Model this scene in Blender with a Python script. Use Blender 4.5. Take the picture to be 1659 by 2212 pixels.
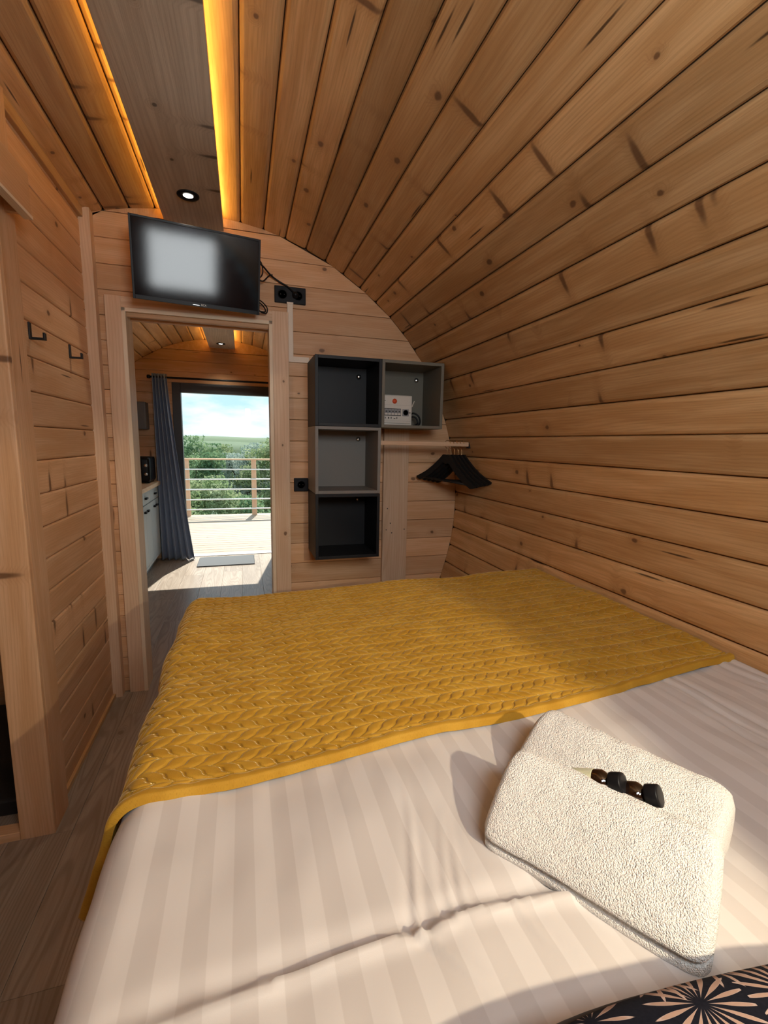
import bpy, bmesh, math, random
import numpy as np
from mathutils import Vector, Matrix

random.seed(7)
rng = np.random.default_rng(7)
S = bpy.context.scene
COL = S.collection
for o in list(bpy.data.objects):
    bpy.data.objects.remove(o)

# ------------------------------------------------------------------ camera
YAW, PITCH, ROLL, FPX = math.radians(17.03), math.radians(-8.5), math.radians(1.09), 994.0
fw = Vector((math.sin(YAW)*math.cos(PITCH), math.cos(YAW)*math.cos(PITCH), math.sin(PITCH)))
rt = Vector((math.cos(YAW), -math.sin(YAW), 0)); up = rt.cross(fw)
r2 = math.cos(ROLL)*rt + math.sin(ROLL)*up
u2 = -math.sin(ROLL)*rt + math.cos(ROLL)*up
cd = bpy.data.cameras.new('camera'); cam = bpy.data.objects.new('camera', cd); COL.objects.link(cam)
cam.matrix_world = Matrix(((r2.x, u2.x, -fw.x, 0), (r2.y, u2.y, -fw.y, 0), (r2.z, u2.z, -fw.z, 0), (0, 0, 0, 1)))
cd.sensor_fit = 'VERTICAL'; cd.sensor_height = 32.0; cd.lens = FPX/2212*32.0
cd.clip_start = 0.02; cd.clip_end = 6000
S.camera = cam

# ------------------------------------------------------------------ world, sun, window daylight, exposure
vs = S.view_settings
vs.view_transform = 'Standard'; vs.look = 'None'; vs.exposure = 0.0; vs.gamma = 1.0; vs.use_curve_mapping = False
S.cycles.max_bounces = 7; S.cycles.diffuse_bounces = 4; S.cycles.glossy_bounces = 3; S.cycles.transmission_bounces = 4
SKY_STRENGTH = 1.15
SUN_STRENGTH = 9.5
WINDOW_POWER = 18.0

w = bpy.data.worlds.new('sky'); S.world = w; w.use_nodes = True
nt = w.node_tree; nt.nodes.clear()
def N(t, kind, **kw):
    n = t.nodes.new(kind)
    for k, v in kw.items():
        setattr(n, k, v)
    return n
out = N(nt, 'ShaderNodeOutputWorld'); bg = N(nt, 'ShaderNodeBackground')
tc = N(nt, 'ShaderNodeTexCoord'); mp = N(nt, 'ShaderNodeMapping'); mp.inputs['Scale'].default_value = (1, 1, 3.2)
nz = N(nt, 'ShaderNodeTexNoise'); nz.inputs['Scale'].default_value = 5.0; nz.inputs['Detail'].default_value = 7; nz.inputs['Roughness'].default_value = .55
cr = N(nt, 'ShaderNodeValToRGB'); cr.color_ramp.elements[0].position = .42; cr.color_ramp.elements[1].position = .6
sx = N(nt, 'ShaderNodeSeparateXYZ'); mr = N(nt, 'ShaderNodeMapRange')
mr.inputs['From Min'].default_value = 0.0; mr.inputs['From Max'].default_value = .5
hz = N(nt, 'ShaderNodeMixRGB'); hz.inputs[1].default_value = (.62, .90, 1.0, 1); hz.inputs[2].default_value = (.36, .70, 1.0, 1)
mx = N(nt, 'ShaderNodeMixRGB'); mx.inputs[2].default_value = (1.02, 1.05, 1.06, 1)
L = nt.links.new
L(tc.outputs['Generated'], mp.inputs[0]); L(mp.outputs[0], nz.inputs['Vector']); L(nz.outputs[0], cr.inputs[0])
L(tc.outputs['Generated'], sx.inputs[0]); L(sx.outputs['Z'], mr.inputs[0]); L(mr.outputs[0], hz.inputs[0])
L(hz.outputs[0], mx.inputs[1]); L(cr.outputs[0], mx.inputs[0]); L(mx.outputs[0], bg.inputs[0])
bg.inputs[1].default_value = SKY_STRENGTH
L(bg.outputs[0], out.inputs[0])

sd = bpy.data.lights.new('sun_offscreen', 'SUN'); sd.energy = SUN_STRENGTH; sd.angle = math.radians(.6); sd.color = (1, .95, .87)
sun = bpy.data.objects.new('sun_offscreen', sd); COL.objects.link(sun)
sun.rotation_euler = Vector((-.19, -1, -1.43)).to_track_quat('-Z', 'Y').to_euler()
sun.location = (2, 12, 12)

YR = -.35            # rear wall (behind the bed head)
WX0, WX1, WZ0, WZ1 = .07, .68, .29, .77
ad = bpy.data.lights.new('window_rear_offscreen', 'AREA'); ad.shape = 'RECTANGLE'; ad.size = WX1-WX0; ad.size_y = WZ1-WZ0
ad.energy = WINDOW_POWER; ad.color = (.97, .98, 1.0)
al = bpy.data.objects.new('window_rear_offscreen', ad); COL.objects.link(al)
al.location = ((WX0+WX1)/2, YR-.05, (WZ0+WZ1)/2); al.rotation_euler = (math.pi/2, 0, math.pi)
al.rotation_euler = Vector((0, 1, 0)).to_track_quat('-Z', 'Z').to_euler()

# ------------------------------------------------------------------ helpers
FL = -1.37           # floor height (camera is the origin)
YB = 2.65            # wall with the doorway
YF = 5.72            # front wall with the glass door
XC = -.2             # middle of the vault

def setp(o, label=None, cat=None, group=None, kind=None):
    if label: o['label'] = label
    if cat: o['category'] = cat
    if group: o['group'] = group
    if kind: o['kind'] = kind
    return o

def empty(name, loc=(0, 0, 0), rz=0, label=None, cat=None, group=None, kind=None):
    o = bpy.data.objects.new(name, None); COL.objects.link(o)
    o.location = loc; o.rotation_euler = (0, 0, rz); o.empty_display_size = .05
    return setp(o, label, cat, group, kind)

def link(name, me, mat=None, parent=None, mw=None):
    o = bpy.data.objects.new(name, me); COL.objects.link(o)
    if mat is not None and not me.materials:
        me.materials.append(mat)
    if mw is not None: o.matrix_local = mw
    if parent is not None: o.parent = parent
    return o

def from_py(name, v, f, mat=None, parent=None, smooth=False, loc=None):
    me = bpy.data.meshes.new(name); me.from_pydata([tuple(map(float, p)) for p in v], [], f); me.update()
    if smooth:
        me.polygons.foreach_set('use_smooth', [True]*len(me.polygons))
    o = link(name, me, mat, parent)
    if loc: o.location = loc
    return o

def bmobj(name, bm, mat=None, parent=None, smooth=False, loc=None):
    me = bpy.data.meshes.new(name)
    bmesh.ops.recalc_face_normals(bm, faces=bm.faces[:])
    bm.to_mesh(me); bm.free()
    if smooth:
        me.polygons.foreach_set('use_smooth', [True]*len(me.polygons))
    o = link(name, me, mat, parent)
    if loc: o.location = loc
    return o

def bx(bm, lo, hi, bev=0.0, seg=2):
    lo, hi = Vector(lo), Vector(hi)
    g = bmesh.ops.create_cube(bm, size=1)
    for v in g['verts']:
        v.co = Vector((lo[i] + (v.co[i]+.5)*(hi[i]-lo[i]) for i in range(3)))
    if bev:
        es = list({e for v in g['verts'] for e in v.link_edges})
        bmesh.ops.bevel(bm, geom=es, offset=bev, segments=seg, profile=.5, affect='EDGES')

def box(name, lo, hi, mat, parent=None, bev=.002, seg=2, smooth=False):
    bm = bmesh.new(); bx(bm, lo, hi, bev, seg)
    return bmobj(name, bm, mat, parent, smooth)

def cyl(bm, p0, p1, r0, r1=None, n=24, caps=True):
    p0, p1 = Vector(p0), Vector(p1); r1 = r0 if r1 is None else r1
    d = (p1-p0); q = d.to_track_quat('Z', 'Y').to_matrix()
    A = [bm.verts.new(p0 + q @ Vector((r0*math.cos(a), r0*math.sin(a), 0))) for a in [2*math.pi*i/n for i in range(n)]]
    B = [bm.verts.new(p1 + q @ Vector((r1*math.cos(a), r1*math.sin(a), 0))) for a in [2*math.pi*i/n for i in range(n)]]
    for i in range(n):
        bm.faces.new((A[i], A[(i+1) % n], B[(i+1) % n], B[i]))
    if caps:
        bm.faces.new(A[::-1]); bm.faces.new(B)

def lathe(name, prof, axis0, axisdir, mat, parent=None, n=28, smooth=True):
    """prof: list of (radius, height) along axisdir"""
    q = Vector(axisdir).normalized().to_track_quat('Z', 'Y').to_matrix(); c = Vector(axis0)
    v, f = [], []
    for r, h in prof:
        for i in range(n):
            a = 2*math.pi*i/n
            v.append(c + q @ Vector((r*math.cos(a), r*math.sin(a), h)))
    for k in range(len(prof)-1):
        for i in range(n):
            j = (i+1) % n
            f.append((k*n+i, k*n+j, (k+1)*n+j, (k+1)*n+i))
    f.append(tuple(range(n))[::-1]); f.append(tuple((len(prof)-1)*n+i for i in range(n)))
    return from_py(name, v, f, mat, parent, smooth)

def smooth_path(pts, k=8):
    P = [Vector(p) for p in pts]; o = []
    for i in range(len(P)-1):
        a, b, c, d = P[max(i-1, 0)], P[i], P[i+1], P[min(i+2, len(P)-1)]
        for j in range(k):
            t = j/k
            o.append(.5*((2*b)+(c-a)*t+(2*a-5*b+4*c-d)*t*t+(3*b-a-3*c+d)*t**3))
    o.append(P[-1]); return o

def tube(name, pts, r, mat, parent=None, n=10, k=8):
    P = smooth_path(pts, k) if k else [Vector(p) for p in pts]
    v, f = [], []
    ref = Vector((.3, .2, .9)).normalized()
    for i, p in enumerate(P):
        t = (P[min(i+1, len(P)-1)]-P[max(i-1, 0)]).normalized()
        s = t.cross(ref)
        if s.length < 1e-3: s = t.orthogonal()
        s.normalize(); b = s.cross(t); ref = b
        for j in range(n):
            a = 2*math.pi*j/n
            v.append(p + r*(math.cos(a)*s + math.sin(a)*b))
    for i in range(len(P)-1):
        for j in range(n):
            j2 = (j+1) % n
            f.append((i*n+j, i*n+j2, (i+1)*n+j2, (i+1)*n+j))
    f.append(tuple(range(n))[::-1]); f.append(tuple((len(P)-1)*n+j for j in range(n)))
    return from_py(name, v, f, mat, parent, True)

def extrude_xz(name, poly, y0, y1, mat, parent=None):
    bm = bmesh.new()
    a = [bm.verts.new((x, y0, z)) for x, z in poly]; b = [bm.verts.new((x, y1, z)) for x, z in poly]
    bm.faces.new(a); bm.faces.new(b[::-1])
    for i in range(len(poly)):
        j = (i+1) % len(poly)
        bm.faces.new((a[i], b[i], b[j], a[j]))
    return bmobj(name, bm, mat, parent)

_pc = {}
def plank_mesh(Lg, wd, th, ch, ends=None):
    """board: length along local Y, width along X, face at z=0 looking +Z, chamfered long edges.
    ends=(y0 at -w/2, y0 at +w/2, y1 at -w/2, y1 at +w/2) for mitred ends"""
    key = (round(Lg, 4), round(wd, 4), th, ch, ends)
    if key in _pc: return _pc[key]
    h = wd/2
    prof = [(-h, -th), (-h, -ch), (-h+ch*.45, -ch*.25), (-h+ch*1.3, 0), (h-ch*1.3, 0), (h-ch*.45, -ch*.25), (h, -ch), (h, -th)]
    e = ends or (-Lg/2, -Lg/2, Lg/2, Lg/2)
    v, f = [], []
    for x, z in prof:
        t = (x+h)/wd
        v.append((x, e[0]+(e[1]-e[0])*t, z))
    for x, z in prof:
        t = (x+h)/wd
        v.append((x, e[2]+(e[3]-e[2])*t, z))
    n = len(prof)
    for i in range(n):
        j = (i+1) % n
        f.append((i, i+n, j+n, j))
    f.append(tuple(range(n))); f.append(tuple(range(2*n-1, n-1, -1)))
    me = bpy.data.meshes.new('plank'); me.from_pydata(v, [], f); me.update()
    bm = bmesh.new(); bm.from_mesh(me); bmesh.ops.recalc_face_normals(bm, faces=bm.faces[:]); bm.to_mesh(me); bm.free()
    _pc[key] = me
    return me

def plank(parent, centre, along, normal, Lg, wd, th, mat, ch=.004, ends=None, name='plank'):
    y = Vector(along).normalized(); z = Vector(normal).normalized(); x = y.cross(z)
    M = Matrix(((x.x, y.x, z.x, centre[0]), (x.y, y.y, z.y, centre[1]), (x.z, y.z, z.z, centre[2]), (0, 0, 0, 1)))
    me = plank_mesh(Lg, wd, th, ch, ends)
    if me.materials and me.materials[0] != mat:
        me = me.copy(); me.materials.clear()
    return link(name, me, mat, parent, M)

# ------------------------------------------------------------------ materials
def new_mat(name):
    m = bpy.data.materials.new(name); m.use_nodes = True
    b = m.node_tree.nodes['Principled BSDF']
    return m, m.node_tree, b

def plain(name, col, rough=.5, metal=0.0, spec=.5, bump=0.0, bscale=200.0, coat=0.0, sheen=0.0):
    m, t, b = new_mat(name)
    b.inputs['Base Color'].default_value = (*col, 1); b.inputs['Roughness'].default_value = rough
    b.inputs['Metallic'].default_value = metal; b.inputs['Specular IOR Level'].default_value = spec
    b.inputs['Coat Weight'].default_value = coat; b.inputs['Sheen Weight'].default_value = sheen
    tcn = N(t, 'ShaderNodeTexCoord'); n = N(t, 'ShaderNodeTexNoise'); n.inputs['Scale'].default_value = bscale; n.inputs['Detail'].default_value = 4
    t.links.new(tcn.outputs['Object'], n.inputs['Vector'])
    hv = N(t, 'ShaderNodeMixRGB', blend_type='MULTIPLY'); hv.inputs[0].default_value = .12
    hv.inputs[1].default_value = (*col, 1); t.links.new(n.outputs[0], hv.inputs[2]); t.links.new(hv.outputs[0], b.inputs['Base Color'])
    if bump:
        bp = N(t, 'ShaderNodeBump'); bp.inputs['Strength'].default_value = bump; bp.inputs['Distance'].default_value = .002
        t.links.new(n.outputs[0], bp.inputs['Height']); t.links.new(bp.outputs[0], b.inputs['Normal'])
    return m

def math_n(t, op, a, b=None, clamp=False):
    n = N(t, 'ShaderNodeMath', operation=op); n.use_clamp = clamp
    for i, v in enumerate((a, b)):
        if v is None: continue
        if isinstance(v, (int, float)): n.inputs[i].default_value = v
        else: t.links.new(v, n.inputs[i])
    return n.outputs[0]

def ramp01(t, v, lo, hi):
    n = N(t, 'ShaderNodeMapRange', interpolation_type='SMOOTHSTEP')
    t.links.new(v, n.inputs[0]); n.inputs['From Min'].default_value = lo; n.inputs['From Max'].default_value = hi
    return n.outputs[0]

def mixc(t, fac, a, b, mode='MIX'):
    n = N(t, 'ShaderNodeMixRGB', blend_type=mode)
    for i, v in ((0, fac), (1, a), (2, b)):
        if isinstance(v, (int, float)): n.inputs[i].default_value = v
        elif isinstance(v, tuple): n.inputs[i].default_value = (*v, 1)
        else: t.links.new(v, n.inputs[i])
    return n.outputs[0]

def wood(name, light, mid, dark, knot=(.16, .075, .035), rings=95.0, ringamt=.5, knots=.5, spikes=.6, cracks=.06, rough=.5, var=.25, bump=.25, spec=.35, warp=.17):
    """pine boards: grain runs along local Y"""
    m, t, b = new_mat(name); lk = t.links.new
    tcn = N(t, 'ShaderNodeTexCoord'); oi = N(t, 'ShaderNodeObjectInfo')
    cx = N(t, 'ShaderNodeCombineXYZ')
    lk(math_n(t, 'MULTIPLY', oi.outputs['Random'], 41.0), cx.inputs[0]); lk(math_n(t, 'MULTIPLY', oi.outputs['Random'], 173.0), cx.inputs[1])
    lk(math_n(t, 'MULTIPLY', oi.outputs['Random'], 7.0), cx.inputs[2])
    add = N(t, 'ShaderNodeVectorMath', operation='ADD'); lk(tcn.outputs['Object'], add.inputs[0]); lk(cx.outputs[0], add.inputs[1])
    P = add.outputs[0]
    def scaled(sx_, sy_, sz_):
        n = N(t, 'ShaderNodeVectorMath', operation='MULTIPLY'); lk(P, n.inputs[0]); n.inputs[1].default_value = (sx_, sy_, sz_); return n.outputs[0]
    def noise(v, sc, det=3.0, rgh=.5):
        n = N(t, 'ShaderNodeTexNoise'); n.inputs['Scale'].default_value = sc; n.inputs['Detail'].default_value = det; n.inputs['Roughness'].default_value = rgh
        lk(v, n.inputs['Vector']); return n
    def voro(v):
        n = N(t, 'ShaderNodeTexVoronoi', voronoi_dimensions='2D'); n.inputs['Scale'].default_value = 1.0; lk(v, n.inputs['Vector']); return n
    # jitter so that knots are not perfect ellipses
    jit = noise(scaled(1, 1, 1), 38.0, 2.0)
    jv = N(t, 'ShaderNodeVectorMath', operation='SCALE'); lk(jit.outputs['Color'], jv.inputs[0]); jv.inputs['Scale'].default_value = .035
    def jscaled(a, c):
        n = N(t, 'ShaderNodeVectorMath', operation='ADD'); lk(scaled(a, c, 1), n.inputs[0]); lk(jv.outputs[0], n.inputs[1])
        m2 = N(t, 'ShaderNodeVectorMath', operation='MULTIPLY'); lk(n.outputs[0], m2.inputs[0]); m2.inputs[1].default_value = (1, 1, 0); return m2.outputs[0]
    vk = voro(jscaled(4.2, 3.0))
    ks = N(t, 'ShaderNodeSeparateColor'); lk(vk.outputs['Color'], ks.inputs[0])
    ksel = math_n(t, 'GREATER_THAN', knots, ks.outputs[0])
    rad = math_n(t, 'MULTIPLY_ADD', ks.outputs[1], .035); rad.node.inputs[2].default_value = .018
    kd = math_n(t, 'DIVIDE', vk.outputs['Distance'], rad)
    kmask = math_n(t, 'MULTIPLY', math_n(t, 'SUBTRACT', 1.0, ramp01(t, kd, .55, 1.15)), ksel)
    khalo = math_n(t, 'MULTIPLY', math_n(t, 'SUBTRACT', 1.0, ramp01(t, kd, .9, 3.6)), ksel)
    vsn = voro(jscaled(2.0, 11.0))
    ss = N(t, 'ShaderNodeSeparateColor'); lk(vsn.outputs['Color'], ss.inputs[0])
    ssel = math_n(t, 'GREATER_THAN', spikes*.30, ss.outputs[0])
    smask = math_n(t, 'MULTIPLY', math_n(t, 'SUBTRACT', 1.0, ramp01(t, vsn.outputs['Distance'], .06, .15)), ssel)
    shalo = math_n(t, 'MULTIPLY', math_n(t, 'SUBTRACT', 1.0, ramp01(t, vsn.outputs['Distance'], .1, .42)), ssel)
    vcn = voro(jscaled(34.0, 1.7))
    cs = N(t, 'ShaderNodeSeparateColor'); lk(vcn.outputs['Color'], cs.inputs[0])
    csel = math_n(t, 'GREATER_THAN', cracks*.5, cs.outputs[0])
    cmask = math_n(t, 'MULTIPLY', math_n(t, 'SUBTRACT', 1.0, ramp01(t, vcn.outputs['Distance'], .05, .13)), csel)
    # rings
    wn = noise(scaled(2.6, .30, 1), 2.0, 2.0)
    sepP = N(t, 'ShaderNodeSeparateXYZ'); lk(P, sepP.inputs[0])
    s0 = math_n(t, 'MULTIPLY', sepP.outputs[0], rings)
    s1 = math_n(t, 'ADD', s0, math_n(t, 'MULTIPLY', wn.outputs[0], rings*warp))
    s2 = math_n(t, 'ADD', s1, math_n(t, 'MULTIPLY', khalo, 3.0))
    s3 = math_n(t, 'ADD', s2, math_n(t, 'MULTIPLY', shalo, 1.2))
    sn = math_n(t, 'SINE', math_n(t, 'MULTIPLY', s3, 6.2832))
    ring = ramp01(t, sn, -.2, 1.0)
    fine = noise(scaled(1, .025, 1), 330.0, 2.0)
    streak = noise(scaled(1, .09, 1), 26.0, 3.0)
    col = mixc(t, ramp01(t, streak.outputs[0], .34, .62), light, mid)
    col = mixc(t, math_n(t, 'MULTIPLY', ring, ringamt), col, dark)
    col = mixc(t, math_n(t, 'MULTIPLY', ramp01(t, fine.outputs[0], .45, .75), .28), col, dark)
    col = mixc(t, math_n(t, 'MULTIPLY', khalo, .30), col, dark)
    col = mixc(t, math_n(t, 'MULTIPLY', shalo, .28), col, dark)
    col = mixc(t, math_n(t, 'MULTIPLY', kmask, .85), col, knot)
    col = mixc(t, math_n(t, 'MULTIPLY', smask, .85), col, knot)
    col = mixc(t, math_n(t, 'MULTIPLY', cmask, .9), col, (knot[0]*.4, knot[1]*.4, knot[2]*.4))
    vv = N(t, 'ShaderNodeMapRange'); lk(oi.outputs['Random'], vv.inputs[0]); vv.inputs['To Min'].default_value = 1-var; vv.inputs['To Max'].default_value = 1+var*.5
    hs = N(t, 'ShaderNodeHueSaturation'); lk(col, hs.inputs['Color']); lk(vv.outputs[0], hs.inputs['Value'])
    lk(hs.outputs[0], b.inputs['Base Color'])
    b.inputs['Roughness'].default_value = rough; b.inputs['Specular IOR Level'].default_value = spec
    bp = N(t, 'ShaderNodeBump'); bp.inputs['Strength'].default_value = bump; bp.inputs['Distance'].default_value = .0015
    hgt = math_n(t, 'MULTIPLY', fine.outputs[0], .9)
    lk(hgt, bp.inputs['Height']); lk(bp.outputs[0], b.inputs['Normal'])
    return m

M = {}
M['pine'] = wood('pine_vault', (.72, .455, .222), (.60, .345, .148), (.36, .172, .06), knots=.62, spikes=.85, cracks=.18, ringamt=.17, var=.30, rough=.42, spec=.5)
M['pine_wall'] = wood('pine_wall', (.77, .49, .29), (.69, .405, .215), (.52, .27, .13), knots=.55, spikes=.12, cracks=.04, ringamt=.18, var=.18)
M['pine_bath'] = wood('pine_partition', (.77, .49, .29), (.69, .405, .215), (.52, .27, .13), knots=.22, spikes=.7, cracks=.10, ringamt=.20, var=.16)
M['trim'] = wood('pine_trim', (.80, .585, .41), (.74, .51, .34), (.60, .37, .215), knots=.24, spikes=.04, cracks=.0, ringamt=.30, var=.10, rings=70)
M['pale'] = wood('pale_spruce', (.88, .74, .57), (.82, .68, .50), (.70, .53, .36), knots=.12, spikes=.03, cracks=.0, ringamt=.22, var=.06)
M['beam'] = wood('grey_beam', (.66, .56, .43), (.57, .47, .35), (.38, .285, .195), knot=(.10, .065, .04), knots=.45, spikes=.25, cracks=.03, ringamt=.30, var=.04, rings=55, rough=.33, spec=.55)
M['deck'] = wood('deck_board', (.46, .36, .27), (.41, .31, .225), (.31, .22, .15), knots=.2, spikes=.05, cracks=.03, ringamt=.3, var=.14)
M['oak'] = wood('grey_oak_laminate', (.43, .355, .285), (.355, .285, .222), (.235, .178, .13), knot=(.2, .15, .11), knots=.10, spikes=.0, cracks=.0, ringamt=.5, var=.12, rings=48, rough=.36, bump=.15, spec=.5, warp=.5)
M['rail'] = wood('railing_timber', (.80, .53, .35), (.74, .47, .30), (.60, .35, .20), knots=.2, spikes=.05, cracks=.02, ringamt=.3, var=.08)
M['counter'] = wood('oak_counter', (.78, .60, .42), (.70, .52, .35), (.56, .38, .24), knots=.1, spikes=.0, cracks=0, ringamt=.3, var=.05)
M['backing'] = plain('backing_board', (.12, .07, .035), .8)
M['black'] = plain('black_plastic', (.009, .009, .011), .38, spec=.2)
M['socket'] = plain('black_socket', (.012, .013, .017), .5, spec=.2)
M['blackmetal'] = plain('black_metal', (.015, .015, .017), .45, metal=.4)
M['hanger'] = plain('black_hanger', (.008, .008, .009), .6)
M['brass'] = plain('brass_wire', (.70, .50, .26), .3, metal=1.0)
M['steel'] = plain('steel', (.75, .75, .76), .25, metal=1.0)
M['white'] = plain('white_plastic', (.70, .66, .60), .4)
M['duct'] = plain('cable_duct', (.80, .71, .60), .5)
M['char'] = plain('charcoal_board', (.0115, .012, .015), .5, spec=.3)
M['taupe'] = plain('grey_green_board', (.175, .162, .13), .5, spec=.3)
M['ltgrey'] = plain('light_grey_board', (.255, .24, .22), .5, spec=.3)
M['red'] = plain('red_sticker', (.78, .10, .03), .5)
M['print'] = plain('print_black', (.05, .045, .045), .6)
M['breaker'] = plain('breaker_grey', (.30, .30, .31), .45)
M['cab'] = plain('cabinet_blue_grey', (.50, .57, .60), .45)
M['grey'] = plain('grey_panel', (.13, .145, .165), .5)
M['white_metal'] = plain('white_metal', (.85, .85, .83), .4)
M['frame'] = plain('anthracite_frame', (.045, .049, .056), .4)
M['bath'] = plain('bathroom_panel', (.22, .215, .21), .5)
M['tray'] = plain('black_tray', (.012, .012, .013), .6)
M['mattress'] = plain('mattress_ticking', (.75, .73, .70), .9)
M['hill'] = plain('far_hill', (.09, .14, .07), .9, bscale=.02)
M['hill2'] = plain('near_hill', (.07, .115, .055), .9, bscale=.02)
M['ground'] = plain('grass_ground', (.05, .085, .045), .95, bscale=.6)

def emit(name, col, s):
    m = bpy.data.materials.new(name); m.use_nodes = True; t = m.node_tree; t.nodes.clear()
    o = N(t, 'ShaderNodeOutputMaterial'); e = N(t, 'ShaderNodeEmission'); e.inputs[0].default_value = (*col, 1); e.inputs[1].default_value = s
    t.links.new(e.outputs[0], o.inputs[0]); return m
M['led'] = emit('led_strip', (1.0, .55, .10), 22.0)
M['lens'] = emit('lamp_lens', (1.0, .95, .85), 6.0)

def glass_mat():
    m = bpy.data.materials.new('clear_glass'); m.use_nodes = True; t = m.node_tree; t.nodes.clear()
    o = N(t, 'ShaderNodeOutputMaterial'); mxs = N(t, 'ShaderNodeMixShader'); tr = N(t, 'ShaderNodeBsdfTransparent'); gl = N(t, 'ShaderNodeBsdfGlossy')
    tr.inputs[0].default_value = (.97, .985, .98, 1); gl.inputs['Roughness'].default_value = .0
    fr = N(t, 'ShaderNodeFresnel'); ge = N(t, 'ShaderNodeNewGeometry')
    iv = N(t, 'ShaderNodeMapRange'); iv.inputs['To Min'].default_value = 1.45; iv.inputs['To Max'].default_value = 1/1.45
    t.links.new(ge.outputs['Backfacing'], iv.inputs[0]); t.links.new(iv.outputs[0], fr.inputs[0])
    t.links.new(math_n(t, 'MULTIPLY', fr.outputs[0], .3), mxs.inputs[0]); t.links.new(tr.outputs[0], mxs.inputs[1]); t.links.new(gl.outputs[0], mxs.inputs[2]); t.links.new(mxs.outputs[0], o.inputs[0])
    return m
M['glass'] = glass_mat()

def screen_mat():
    m, t, b = new_mat('tv_screen')
    b.inputs['Base Color'].default_value = (.004, .005, .008, 1); b.inputs['Roughness'].default_value = .08; b.inputs['Specular IOR Level'].default_value = .30
    n = N(t, 'ShaderNodeTexNoise'); n.inputs['Scale'].default_value = 900; bp = N(t, 'ShaderNodeBump'); bp.inputs['Strength'].default_value = .03; bp.inputs['Distance'].default_value = .0003
    t.links.new(n.outputs[0], bp.inputs['Height']); t.links.new(bp.outputs[0], b.inputs['Normal'])
    return m
M['screen'] = screen_mat()

def duvet_mat():
    m, t, b = new_mat('white_satin_stripe'); lk = t.links.new
    a = N(t, 'ShaderNodeAttribute', attribute_name='cloth'); sp = N(t, 'ShaderNodeSeparateXYZ'); lk(a.outputs['Vector'], sp.inputs[0])
    fr = math_n(t, 'FRACT', math_n(t, 'DIVIDE', sp.outputs[0], .054))
    st = math_n(t, 'MULTIPLY', ramp01(t, fr, .0, .03), math_n(t, 'SUBTRACT', 1.0, ramp01(t, fr, .5, .53)))
    col = mixc(t, st, (.625, .585, .572), (.70, .665, .655))
    lk(col, b.inputs['Base Color'])
    r = N(t, 'ShaderNodeMapRange'); lk(st, r.inputs[0]); r.inputs['To Min'].default_value = .75; r.inputs['To Max'].default_value = .5
    lk(r.outputs[0], b.inputs['Roughness'])
    b.inputs['Sheen Weight'].default_value = .15; b.inputs['Specular IOR Level'].default_value = .35
    n = N(t, 'ShaderNodeTexNoise'); n.inputs['Scale'].default_value = 900; lk(a.outputs['Vector'], n.inputs['Vector'])
    bp = N(t, 'ShaderNodeBump'); bp.inputs['Strength'].default_value = .12; bp.inputs['Distance'].default_value = .0006
    lk(n.outputs[0], bp.inputs['Height']); lk(bp.outputs[0], b.inputs['Normal'])
    return m
M['duvet'] = duvet_mat()

def throw_mat():
    m, t, b = new_mat('mustard_velvet'); lk = t.links.new
    a = N(t, 'ShaderNodeAttribute', attribute_name='cloth')
    n1 = N(t, 'ShaderNodeTexNoise'); n1.inputs['Scale'].default_value = 14; n1.inputs['Detail'].default_value = 5; lk(a.outputs['Vector'], n1.inputs['Vector'])
    n2 = N(t, 'ShaderNodeTexNoise'); n2.inputs['Scale'].default_value = 700; n2.inputs['Detail'].default_value = 2; lk(a.outputs['Vector'], n2.inputs['Vector'])
    col = mixc(t, ramp01(t, n1.outputs[0], .35, .7), (.50, .262, .024), (.60, .335, .04))
    col = mixc(t, math_n(t, 'MULTIPLY', ramp01(t, n2.outputs[0], .5, .75), .35), col, (.30, .13, .008))
    lk(col, b.inputs['Base Color']); b.inputs['Roughness'].default_value = .7
    b.inputs['Sheen Weight'].default_value = .9; b.inputs['Sheen Roughness'].default_value = .32; b.inputs['Sheen Tint'].default_value = (1.0, .78, .38, 1)
    b.inputs['Specular IOR Level'].default_value = .2
    bp = N(t, 'ShaderNodeBump'); bp.inputs['Strength'].default_value = .3; bp.inputs['Distance'].default_value = .0012
    br_ = N(t, 'ShaderNodeAttribute', attribute_name='braid'); sb_ = N(t, 'ShaderNodeSeparateXYZ'); lk(br_.outputs['Vector'], sb_.inputs[0])
    vf = math_n(t, 'FRACT', sb_.outputs[1]); half = math_n(t, 'MULTIPLY', math_n(t, 'ABSOLUTE', math_n(t, 'SUBTRACT', vf, .5)), 2.0)
    sl = math_n(t, 'ADD', math_n(t, 'MULTIPLY', half, 1.35*.5*.060/.030), math_n(t, 'MULTIPLY', math_n(t, 'SINE', math_n(t, 'MULTIPLY', half, 6.28318)), .0050/.030))
    uu = math_n(t, 'FRACT', math_n(t, 'ADD', sb_.outputs[0], sl))
    du = math_n(t, 'MULTIPLY', math_n(t, 'SUBTRACT', .5, math_n(t, 'ABSOLUTE', math_n(t, 'SUBTRACT', uu, .5))), .030*.66)
    gg = math_n(t, 'MINIMUM', du, math_n(t, 'MULTIPLY', half, .030))
    seam = math_n(t, 'MULTIPLY', math_n(t, 'SUBTRACT', 1.0, ramp01(t, gg, .0002, .0026)), sb_.outputs[2])
    hh_ = math_n(t, 'SUBTRACT', math_n(t, 'MULTIPLY', n2.outputs[0], .35), math_n(t, 'MULTIPLY', seam, 2.2))
    bp.inputs['Strength'].default_value = .75
    lk(hh_, bp.inputs['Height']); lk(bp.outputs[0], b.inputs['Normal'])
    return m
M['throw'] = throw_mat()

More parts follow.
